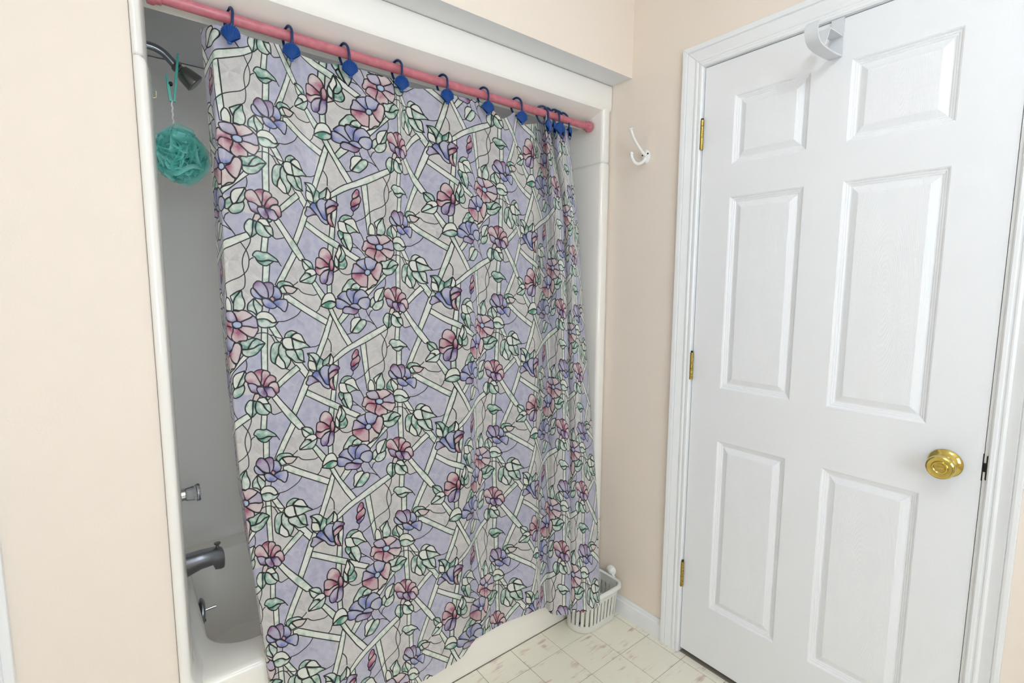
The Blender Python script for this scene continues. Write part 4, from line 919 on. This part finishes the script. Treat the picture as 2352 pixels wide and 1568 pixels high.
GY = '''-542 -532 -553 -587 -640 -708 -774 -813 -1619 -1820 -1820 -1820 -681 -675 -701 -736 -790 -858 -924 -935 -1619 -1820 -1820 -1820 -821 -818 -849 -885 -939 -1008 -1073 -1085 -1619
-1820 -1820 -1820 -960 -961 -997 -1034 -1089 -1158 -1223 -1234 -1619 -1820 -1820 -1820 -1049 -1064 -1145 -1183 -1239 -1308 -1373 -1384 -1619 -1820 -1820 -1820 -1032 -1046 -1138
-1241 -1376 -1458 -1522 -1534 -1619 -1820 -1820 -1820 -1014 -1028 -1119 -1223 -1360 -1532 -1672 -1683 -1665 -1820 -1820 -1820 -1002 -1015 -1106 -1211 -1348 -1521 -1694 -1833 -1815
-1831 -1853 -1868 -1001 -1013 -1103 -1206 -1343 -1515 -1687 -1860 -1965 -1981 -2003 -2018 -1011 -1023 -1110 -1211 -1346 -1514 -1685 -1856 -1994 -2112 -2153 -2168 -1028 -1040 -1124
-1223 -1354 -1519 -1686 -1856 -1993 -2110 -2200 -2267 -1046 -1058 -1140 -1236 -1364 -1526 -1691 -1858 -1994 -2111 -2202 -2268 -1059 -1071 -1154 -1250 -1377 -1539 -1703 -1870 -2006
-2123 -2214 -2281 -1019 -1034 -1128 -1233 -1371 -1544 -1717 -1891 -2031 -2151 -2243 -2311 -1003 -1020 -1121 -1233 -1377 -1555 -1734 -1912 -2055 -2177 -2270 -2339 -1046 -1063 -1161
-1267 -1404 -1576 -1749 -1923 -2064 -2185 -2278 -2347 -1053 -1069 -1162 -1265 -1400 -1568 -1738 -1910 -2050 -2170 -2262 -2330 -1009 -1023 -1116 -1221 -1360 -1533 -1706 -1880 -2020
-2140 -2232 -2299 -1011 -1023 -1111 -1213 -1348 -1517 -1687 -1859 -1997 -2116 -2206 -2273 -1055 -1066 -1147 -1242 -1369 -1529 -1693 -1859 -1995 -2111 -2202 -2268 -1044 -1057 -1143
-1242 -1372 -1537 -1704 -1874 -2011 -2129 -2220 -2287 -1002 -1018 -1115 -1224 -1366 -1542 -1719 -1895 -2037 -2158 -2251 -2319 -1022 -1039 -1139 -1248 -1389 -1565 -1741 -1917 -2060
-2181 -2274 -2343 -1060 -1077 -1172 -1275 -1411 -1579 -1750 -1923 -2063 -2183 -2276 -2345 -1032 -1047 -1142 -1247 -1384 -1556 -1728 -1902 -2043 -2163 -2255 -2323 -1002 -1016 -1110
-1216 -1356 -1530 -1704 -1879 -2020 -2140 -2232 -2299 -1003 -1016 -1105 -1208 -1343 -1512 -1681 -1849 -1983 -2096 -2182 -2246 -1022 -1032 -1111 -1205 -1329 -1483 -1634 -1780 -1892
-1983 -2049 -2099 -1046 -1054 -1122 -1206 -1316 -1452 -1581 -1700 -1785 -1848 -1889 -1922 -1060 -1065 -1127 -1203 -1303 -1424 -1536 -1633 -1695 -1820 -1820 -1820 -1053 -1058 -1118
-1193 -1291 -1408 -1515 -1603 -1656 -1820 -1820 -1820 -1032 -1037 -1099 -1177 -1279 -1401 -1510 -1601 -1655 -1820 -1820 -1820 -1009 -1014 -1080 -1161 -1267 -1392 -1505 -1598 -1654
-1820 -1820 -1820 -1000 -1006 -1072 -1155 -1262 -1390 -1505 -1600 -1658 -1820 -1820 -1820 -1011 -1016 -1082 -1163 -1269 -1396 -1511 -1609 -1670 -1820 -1820 -1820 -1051 -1056 -1117
-1193 -1294 -1416 -1531 -1634 -1705 -1820 -1820 -1820 -1053 -1058 -1120 -1196 -1299 -1424 -1546 -1660 -1745 -1820 -1855 -1891 -1014 -1019 -1086 -1170 -1280 -1417 -1550 -1680 -1780
-1861 -1921 -1968 -1003 -1009 -1078 -1163 -1277 -1417 -1557 -1695 -1804 -1895 -1965 -2018 -1043 -1048 -1112 -1192 -1299 -1432 -1567 -1702 -1810 -1902 -1973 -2017 -756 -756 -755
-755 -850 -982 -1202 -1426 -1619 -1820 -1947 -2051 -642 -640 -614 -582 -676 -812 -1076 -1344 -1619 -1820 -1992 -2126 -1103 -1094 -990 -860 -915 -1015 -1300 -1593 -1808 -2074 -2312
-2463 -1043 -1043 -1045 -1048 -1166 -1330 -1620 -1913 -2128 -2394 -2632 -2783 -923 -928 -992 -1072 -1227 -1427 -1720 -2016 -2241 -2519 -2767 -2924 -623 -622 -616 -608 -722 -880
-1170 -1471 -1710 -2005 -2269 -2435 -473 -467 -390 -295 -367 -484 -770 -1076 -1619 -1820 -1925 -2102 -623 -618 -556 -478 -558 -683 -970 -1281 -1619 -1885 -2181 -2368 -823 -823 -819
-815 -930 -1090 -1380 -1695 -1982 -2332 -2643 -2840 -923 -923 -925 -928 -1046 -1210 -1500 -1817 -2108 -2463 -2779 -2978 -973 -977 -1027 -1089 -1236 -1428 -1720 -2041 -2345 -2715
-3044 -3252 -1073 -1076 -1109 -1150 -1287 -1469 -1760 -2084 -2401 -2785 -3127 -3342 -1023 -1026 -1062 -1106 -1245 -1428 -1720 -2049 -2381 -2782 -3139 -3364 -923 -925 -950 -980
-1112 -1289 -1580 -1911 -2250 -2660 -3025 -3254'''
GQ = '''-7083 -6593 -5415 -3934 -1953 537 3044 5565 7590 9318 10643 11663 -7092 -6601 -5423 -3943 -1962 528 3035 5557 7582 9309 10634 11655 -7100 -6610 -5432 -3951 -1971 520 3027 5548 7573
9301 10626 11646 -7109 -6618 -5441 -3960 -1979 511 3018 5540 7565 9292 10617 11638 -7114 -6624 -5448 -3967 -1985 502 3012 5538 7565 9290 10611 11628 -7119 -6629 -5455 -3974 -1992
494 3006 5536 7565 9287 10605 11618 -7124 -6635 -5462 -3982 -1998 485 3000 5534 7565 9284 10598 11608 -7128 -6640 -5469 -3989 -2004 476 2993 5532 7565 9282 10592 11599 -7136 -6648
-5476 -3995 -2012 470 2989 5530 7563 9278 10585 11589 -7144 -6655 -5482 -4002 -2019 464 2986 5528 7562 9274 10578 11580 -7152 -6663 -5488 -4008 -2027 458 2982 5526 7560 9270 10571
11570 -7160 -6670 -5494 -4014 -2034 452 2978 5524 7558 9265 10564 11560 -7176 -6685 -5507 -4027 -2049 440 2970 5520 7554 9257 10549 11541 -7202 -6711 -5533 -4054 -2076 420 2966
5527 7559 9239 10531 11525 -7229 -6739 -5563 -4083 -2106 400 2964 5537 7566 9219 10512 11513 -7254 -6765 -5590 -4111 -2133 379 2955 5535 7562 9204 10503 11512 -7272 -6783 -5610
-4133 -2155 358 2929 5495 7522 9207 10526 11548 -7289 -6801 -5630 -4154 -2177 337 2903 5454 7482 9210 10549 11583 -7298 -6811 -5641 -4164 -2183 317 2870 5417 7451 9200 10558 11607
-7304 -6818 -5649 -4169 -2184 297 2835 5380 7421 9185 10561 11626 -7308 -6822 -5654 -4174 -2187 278 2800 5341 7391 9172 10565 11644 -7305 -6818 -5650 -4174 -2197 262 2762 5295 7355
9163 10568 11653 -7303 -6815 -5645 -4174 -2207 245 2725 5250 7320 9154 10570 11663 -7306 -6816 -5641 -4169 -2204 231 2682 5176 7242 9122 10534 11614 -7311 -6819 -5637 -4162 -2197
218 2637 5093 7150 9082 10484 11545 -7332 -6838 -5653 -4173 -2202 198 2608 5065 7106 8973 10350 11397 -7352 -6856 -5666 -4183 -2209 193 2602 5057 7079 8892 10247 11282 -7378 -6880
-5683 -4196 -2220 195 2610 5059 7055 8802 10130 11150 -7409 -6908 -5703 -4212 -2234 195 2617 5062 7037 8728 10029 11030 -7445 -6940 -5729 -4233 -2252 191 2622 5066 7024 8672 9943
10923 -7481 -6975 -5760 -4263 -2282 169 2613 5069 7026 8654 9899 10856 -7517 -7011 -5798 -4303 -2323 129 2592 5070 7042 8675 9897 10830 -7543 -7037 -5822 -4326 -2348 98 2569 5064
7052 8698 9906 10823 -7559 -7050 -5830 -4333 -2356 77 2544 5050 7056 8723 9926 10835 -7575 -7064 -5839 -4340 -2364 56 2519 5036 7060 8749 9947 10847 -7564 -7058 -5843 -4354 -2388
39 2493 4999 7018 8708 9926 10846 -7554 -7053 -5851 -4371 -2412 21 2467 4959 6968 8657 9896 10837 -7547 -7053 -5868 -4395 -2437 1 2441 4911 6899 8581 9842 10807 -7544 -7056 -5885
-4420 -2464 -27 2408 4861 6833 8511 9788 10769 -7545 -7062 -5905 -4447 -2496 -61 2368 4807 6766 8441 9730 10723 -7581 -7099 -5942 -4485 -2535 -101 2329 4766 6725 8399 9689 10683
-7600 -7118 -5962 -4504 -2554 -120 2310 4747 6705 8380 9670 10664 -7621 -7139 -5982 -4525 -2574 -140 2289 4727 6685 8360 9649 10643 -7651 -7169 -6012 -4555 -2604 -170 2259 4696
6655 8330 9619 10613 -7675 -7193 -6036 -4579 -2629 -195 2235 4672 6631 8305 9595 10589 -7709 -7227 -6071 -4613 -2663 -229 2201 4638 6597 8271 9561 10555 -7746 -7264 -6107 -4650
-2700 -266 2164 4601 6560 8234 9524 10518 -7783 -7301 -6144 -4687 -2736 -302 2127 4564 6523 8197 9487 10481 -7817 -7335 -6178 -4721 -2770 -336 2093 4530 6489 8163 9453 10447 -7827
-7345 -6188 -4731 -2781 -347 2083 4520 6479 8153 9443 10437 -7857 -7375 -6218 -4761 -2811 -377 2053 4490 6449 8123 9413 10407 -7885 -7403 -6246 -4789 -2838 -404 2025 4462 6421 8095
9385 10379 -7919 -7437 -6280 -4823 -2873 -438 1991 4428 6387 8061 9351 10345 -7936 -7454 -6297 -4840 -2890 -455 1974 4411 6370 8044 9334 10328'''
PG = np.array(PG); ZLa = np.array(ZL)
GXa = np.array([int(s) for s in GX.split()], float).reshape(len(PG), len(ZL))*1e-4
GYa = np.array([int(s) for s in GY.split()], float).reshape(len(PG), len(ZL))*1e-4
GQa = np.array([int(s) for s in GQ.split()], float).reshape(len(PG), len(ZL))*1e-4
NP, NZ = 520, 100
pp = np.concatenate([np.linspace(-.105, .95, 240, endpoint=False), np.linspace(.95, 1.65, NP-240)])
TOP = [(-.105, 1.948), (-.03, 1.947), (.03, 1.942), (.12, 1.941), (.17, 1.935), (.24, 1.929), (.27, 1.938), (.33, 1.939), (.40, 1.936), (.44, 1.938), (.495, 1.926), (.55, 1.938), (.62, 1.94), (.70, 1.940), (.76, 1.931), (.80, 1.907), (.83, 1.918), (.87, 1.938), (.905, 1.911), (.957, 1.915), (1.02, 1.938), (1.094, 1.958), (1.147, 1.952), (1.19, 1.938), (1.25, 1.93), (1.315, 1.938), (1.40, 1.928), (1.47, 1.938), (1.55, 1.925), (1.62, 1.940), (1.65, 1.935)]
zt = hermite([a for a, b in TOP], np.array([[b] for a, b in TOP]), pp)[:, 0]
zh = .132 + .004*np.sin(pp*9)
# interpolate along cloth width first, on the coarse levels
cx = hermite(PG, GXa, pp); cy = hermite(PG, GYa, pp); cq = hermite(PG, GQa, pp)
s = np.linspace(0, 1, NZ)
V = np.empty((NP, NZ, 3)); UV = np.empty((NP, NZ, 2))
za = ZLa[::-1]
for i in range(NP):
    z = zt[i] + (zh[i]-zt[i])*s
    tab = np.stack([cx[i][::-1], cy[i][::-1], cq[i][::-1]], 1)
    r = hermite(za, tab, z)
    V[i, :, 0] = r[:, 0]; V[i, :, 1] = r[:, 1]; V[i, :, 2] = z
    UV[i, :, 0] = pp[i]/(2*PW); UV[i, :, 1] = 1 - r[:, 2]/PH
idx = np.arange(NP*NZ).reshape(NP, NZ)
F_ = np.stack([idx[:-1, :-1], idx[1:, :-1], idx[1:, 1:], idx[:-1, 1:]], -1).reshape(-1, 4)
me = bpy.data.meshes.new('shower_curtain')
me.from_pydata(V.reshape(-1, 3).tolist(), [], F_.tolist()); me.update()
ul = me.uv_layers.new(name='cloth')
lv = np.empty(len(me.loops), np.int32); me.loops.foreach_get('vertex_index', lv)
ul.data.foreach_set('uv', UV.reshape(-1, 2)[lv].ravel().astype(np.float32))
me.polygons.foreach_set('use_smooth', [True]*len(me.polygons))
# the print is painted here in code, shape by shape, one repeat of the cloth
pic = np.clip(paint_print(PRINT, PW, PH)*1.15, 0, .93)
enc = np.where(pic <= .0031308, pic*12.92, 1.055*np.clip(pic, 0, 1)**(1/2.4)-.055)
hh, ww = enc.shape[:2]
img = bpy.data.images.new('stained_glass_floral_print', ww, hh, alpha=False)
buf = np.ones((hh, ww, 4), np.float32); buf[..., :3] = np.clip(enc[::-1], 0, 1)
img.pixels.foreach_set(buf.ravel()); img.update(); img.pack()
m = mat('printed_vinyl', (.7, .7, .7), .32, spec=.45)
uvn = N(m, 'ShaderNodeUVMap', uv_map='cloth')
ti = N(m, 'ShaderNodeTexImage', image=img, extension='REPEAT'); L(m, uvn.outputs[0], ti.inputs['Vector'])
mp = N(m, 'ShaderNodeMapping'); L(m, uvn.outputs[0], mp.inputs['Vector']); mp.inputs['Scale'].default_value = (2*PW, PH, 1)
def facet(scale, off):
    a = N(m, 'ShaderNodeMapping'); L(m, mp.outputs[0], a.inputs['Vector']); a.inputs['Location'].default_value = off
    vo = N(m, 'ShaderNodeTexVoronoi', distance='MANHATTAN'); vo.inputs['Scale'].default_value = scale; L(m, a.outputs[0], vo.inputs['Vector'])
    return vo
v1 = facet(26, (0, 0, 0)); v2 = facet(41, (.31, .17, 0))
mx = N(m, 'ShaderNodeMath', operation='ADD'); L(m, v1.outputs['Distance'], mx.inputs[0]); L(m, v2.outputs['Distance'], mx.inputs[1])
# shimmer of the embossed facets put into the colour as slight tone steps
hs = N(m, 'ShaderNodeSeparateColor'); L(m, v1.outputs['Color'], hs.inputs[0])
hr = N(m, 'ShaderNodeMapRange'); L(m, hs.outputs[0], hr.inputs[0]); hr.inputs[3].default_value = .98; hr.inputs[4].default_value = 1.02
vm = N(m, 'ShaderNodeVectorMath', operation='SCALE'); L(m, ti.outputs['Color'], vm.inputs[0]); L(m, hr.outputs[0], vm.inputs['Scale'])
L(m, vm.outputs[0], bsdf(m).inputs['Base Color'])
bump(m, mx.outputs[0], .22, .001)
tl = N(m, 'ShaderNodeBsdfTranslucent'); gm = N(m, 'ShaderNodeGamma'); gm.inputs[1].default_value = .45; L(m, vm.outputs[0], gm.inputs[0]); L(m, gm.outputs[0], tl.inputs['Color'])
ms = N(m, 'ShaderNodeMixShader'); ms.inputs[0].default_value = .4
L(m, bsdf(m).outputs[0], ms.inputs[1]); L(m, tl.outputs[0], ms.inputs[2])
L(m, ms.outputs[0], m.node_tree.nodes['Material Output'].inputs['Surface'])
me.materials.append(m)
curtain = bpy.data.objects.new('shower_curtain', me); COL.objects.link(curtain)
tag(curtain, 'shower curtain printed with stained-glass morning glories, leaves and lattice on lavender', 'shower curtain')

# ------------------------------------------------------------------ scallop-shell rings
def make_ring():
    root = bpy.data.objects.new('curtain_ring', None); COL.objects.link(root); root.empty_display_size = .03
    # local: x along the rod, -y to the room, origin at rod centre
    w = spline([(.000, -.0225, -.036), (.000, -.0255, -.020), (.000, -.0235, .004), (.000, -.013, .0185), (.000, .002, .0225), (.000, .0155, .014), (.000, .0185, -.004), (.000, .012, -.022), (.000, .003, -.034), (.000, -.008, -.037), (.000, -.018, -.036)], 5)
    link('ring_wire', tube('ring_wire', w, .0034, 10), 'blue_wire', root)
    NT, NR = 102, 10; v = []; f = []
    base = Vector((0, 0, -.0215))
    def outline(a):     # a from -1..1
        th = a*1.82
        rx = .0205*math.sin(th)*(1-.05*math.cos(th)); rz = .0205*math.cos(th)
        return rx, rz
    for side in (0, 1):
        for i in range(NT+1):
            a = -1+2*i/NT; ox, oz = outline(a)
            sc = 1+.03*math.cos(17*PI*a)
            ox *= sc; oz = -.0+oz*sc
            for j in range(NR+1):
                t_ = j/NR
                x = base.x+(ox-base.x)*t_; z = base.z+(oz-base.z)*t_
                dome = .0095*math.sqrt(max(0, 1-((x/.0222)**2+(z/.0235)**2)*.92))
                rib = .0017*t_*math.cos(17*PI*a)*(1-.3*(t_ > .97))
                y = -(dome+rib+.001) if side == 0 else .0008
                v.append((x, y-.0245, z-.047))
    o = (NT+1)*(NR+1)
    for i in range(NT):
        for j in range(NR):
            a, b, c, d = i*(NR+1)+j, (i+1)*(NR+1)+j, (i+1)*(NR+1)+j+1, i*(NR+1)+j+1
            f.append((a, b, c, d)); f.append((o+d, o+c, o+b, o+a))
        a, b = i*(NR+1)+NR, (i+1)*(NR+1)+NR; f.append((a, b, o+b, o+a))
    me_ = mesh('shell', v, f); bm = bmesh.new(); bm.from_mesh(me_); bmesh.ops.remove_doubles(bm, verts=bm.verts, dist=5e-5); bmesh.ops.recalc_face_normals(bm, faces=bm.faces)
    for q in bm.faces: q.smooth = True
    bm.to_mesh(me_); bm.free()
    turn = Matrix.Translation((0, -.0245, 0)) @ Matrix.Rotation(math.radians(-30), 4, 'Z') @ Matrix.Translation((0, .0245, 0))
    me_.transform(turn)
    sh = link('shell', me_, 'blue', root)
    bo_ = sphere('shell_boss', (0, -.0285, -.0685), .0036, 1.5, .8, 1); bo_.transform(turn)
    link('shell_boss', bo_, 'blue', sh)
    return root
ORD = ['first', 'second', 'third', 'fourth', 'fifth', 'sixth', 'seventh']
RX = [-1.303, -1.172, -1.028, -.873, -.722, -.568, -.427, -.308, -.277, -.250, -.226, -.198]
RR = [12, 14, 14, 16, 18, 20, 20, 52, 84, 26, 88, 78]
TILT = [8, 4, -3, 3, 3, 4, 0, 2, 4, 0, -3, 3]
LAB = ['%s blue scallop-shell ring from the left end of the rose rod' % o_ for o_ in ORD] + [
    'blue scallop-shell ring turned edge-on at the left of the bunched group', 'blue ring with its shell hidden behind the raised fold of the bunch',
    'blue scallop-shell ring facing out in the middle of the bunched group', 'blue ring second from the end cap on the rose rod', 'rightmost blue ring nearest the end cap of the rose rod']
ring0 = make_ring()
for k, x in enumerate(RX):
    r_ = ring0 if k == 0 else copy_tree(ring0)
    r_.location = (x, RY, rodz(x)); r_.rotation_euler = (0, math.radians(TILT[k]), math.radians(RR[k]))
    tag(r_, LAB[k], 'curtain ring', 'scallop shell curtain rings')

# ------------------------------------------------------------------ slotted basket on the floor
BX0, BX1, BY0, BY1 = -.236, -.030, -.292, -.180
t = thing('basket', (-.13, -.23, 0), 'translucent white slotted plastic basket on the floor in the corner by the tub', 'basket')
ZB = .150
def bloop(z, g, n=14, ins=0):
    return rrect(BX0-g*.6+ins, BX1+g*.2-ins, BY0-g+ins, BY1-ins, (.062, .040, .014, .045), z, n)
part('base_tray', loft('base_tray', [bloop(.002, -.012), bloop(.0, -.006), bloop(.004, 0), bloop(.030, .003), bloop(.0305, .003, ins=.003), bloop(.008, 0, ins=.003), bloop(.005, -.01, ins=.004)], True, .6, True), 'frost', t)
part('rim_band', loft('rim_band', [bloop(ZB-.034, .012), bloop(ZB, .016), bloop(ZB+.002, .0145), bloop(ZB, .013), bloop(ZB-.034, .009), bloop(ZB-.034, .012)], False), 'frost', t)
lo_ = bloop(.0305, .0015, 40); hi_ = bloop(ZB-.034, .0105, 40)
# slats evenly round the outline
Pm = [Vector(p) for p in lo_]; Ph_ = [Vector(p) for p in hi_]
cum = [0]
for i in range(len(Pm)): cum.append(cum[-1]+(Pm[(i+1) % len(Pm)]-Pm[i]).length)
def at_(P, d):
    d %= cum[-1]
    for i in range(len(P)):
        if cum[i+1] >= d:
            t_ = (d-cum[i])/(cum[i+1]-cum[i]+1e-9); return P[i].lerp(P[(i+1) % len(P)], t_)
NSL = 30; step = cum[-1]/NSL
for k in range(NSL):
    d0 = k*step; a, b = at_(Pm, d0), at_(Pm, d0+step*.62); c, d = at_(Ph_, d0+step*.62), at_(Ph_, d0)
    nn = (b-a).cross(Vector((0, 0, 1))).normalized()*.0024
    vv = [a-Vector((0, 0, .003)), b-Vector((0, 0, .003)), c+Vector((0, 0, .003)), d+Vector((0, 0, .003))]; vv += [p-nn for p in vv]
    part('slat', fix(mesh('slat', vv, [(0, 1, 2, 3), (7, 6, 5, 4), (0, 4, 5, 1), (1, 5, 6, 2), (2, 6, 7, 3), (3, 7, 4, 0)])), 'frost', t)
rim = [Vector(p) for p in bloop(ZB+.002, .0185, 12)]
part('rim', tube('rim', rim, .0062, 12, closed=True), 'frost_rim', t)
ev = []
part('grip_ribs', loft('grip_ribs', [bloop(ZB-.004, .0265, 12), bloop(ZB+.008, .0265, 12), bloop(ZB+.0095, .0225, 12), bloop(ZB+.0095, .019, 12)], False), 'frost_rim', t)
part('suction_cup', lathe('suction_cup', [(0, .021), (.003, .0205), (.009, .012), (.013, .010), (.016, .004)], (-.0145, -.238, .172), (-.96, -.25, .1), 26), 'frost_rim', t)
part('cup_arm', tube('cup_arm', spline([(-.024, -.262, .153), (-.019, -.250, .160), (-.018, -.242, .168)], 4), .005, 10), 'frost_rim', t)
def bottle(name, x, y, h, r, lab, m, cap, rot=0):
    b_ = thing(name, (x, y, .006), lab, 'bottle')
    part('bottle_body', lathe('bottle_body', [(0, r*.8), (.003, r), (h*.66, r), (h*.76, r*.8), (h*.80, r*.45), (h*.82, r*.42)], (x, y, .006), (0, 0, 1), 24), m, b_)
    part('bottle_cap', lathe('bottle_cap', [(0, r*.5), (h*.16, r*.5), (h*.18, r*.4)], (x, y, .006+h*.82), (0, 0, 1), 20), cap, b_)
    return b_
bottle('bottle', -.165, -.243, .115, .021, 'cream plastic bottle standing in the slotted basket nearer the tub', 'cream_plastic', 'white_enamel')
bottle('bottle', -.095, -.247, .100, .023, 'white plastic bottle standing in the slotted basket nearer the door', 'white_enamel', 'white_plastic')

# unseen globe lamp added above and behind the camera to light soffit and walls
LX, LY = -1.15, -1.70
t = thing('ceiling_fill_lamp', (LX, LY, 2.40), 'round opal globe ceiling lamp on a white base', 'ceiling lamp')
part('lamp_base', lathe('lamp_base', [(0, .085), (.02, .085), (.03, .07), (.05, .05), (.07, .045)], (LX, LY, CZ-.0005), (0, 0, -1), 32), 'white_enamel', t)
part('lamp_globe', sphere('lamp_globe', (LX, LY, 2.275), .11, n=28), 'lampglass', t)
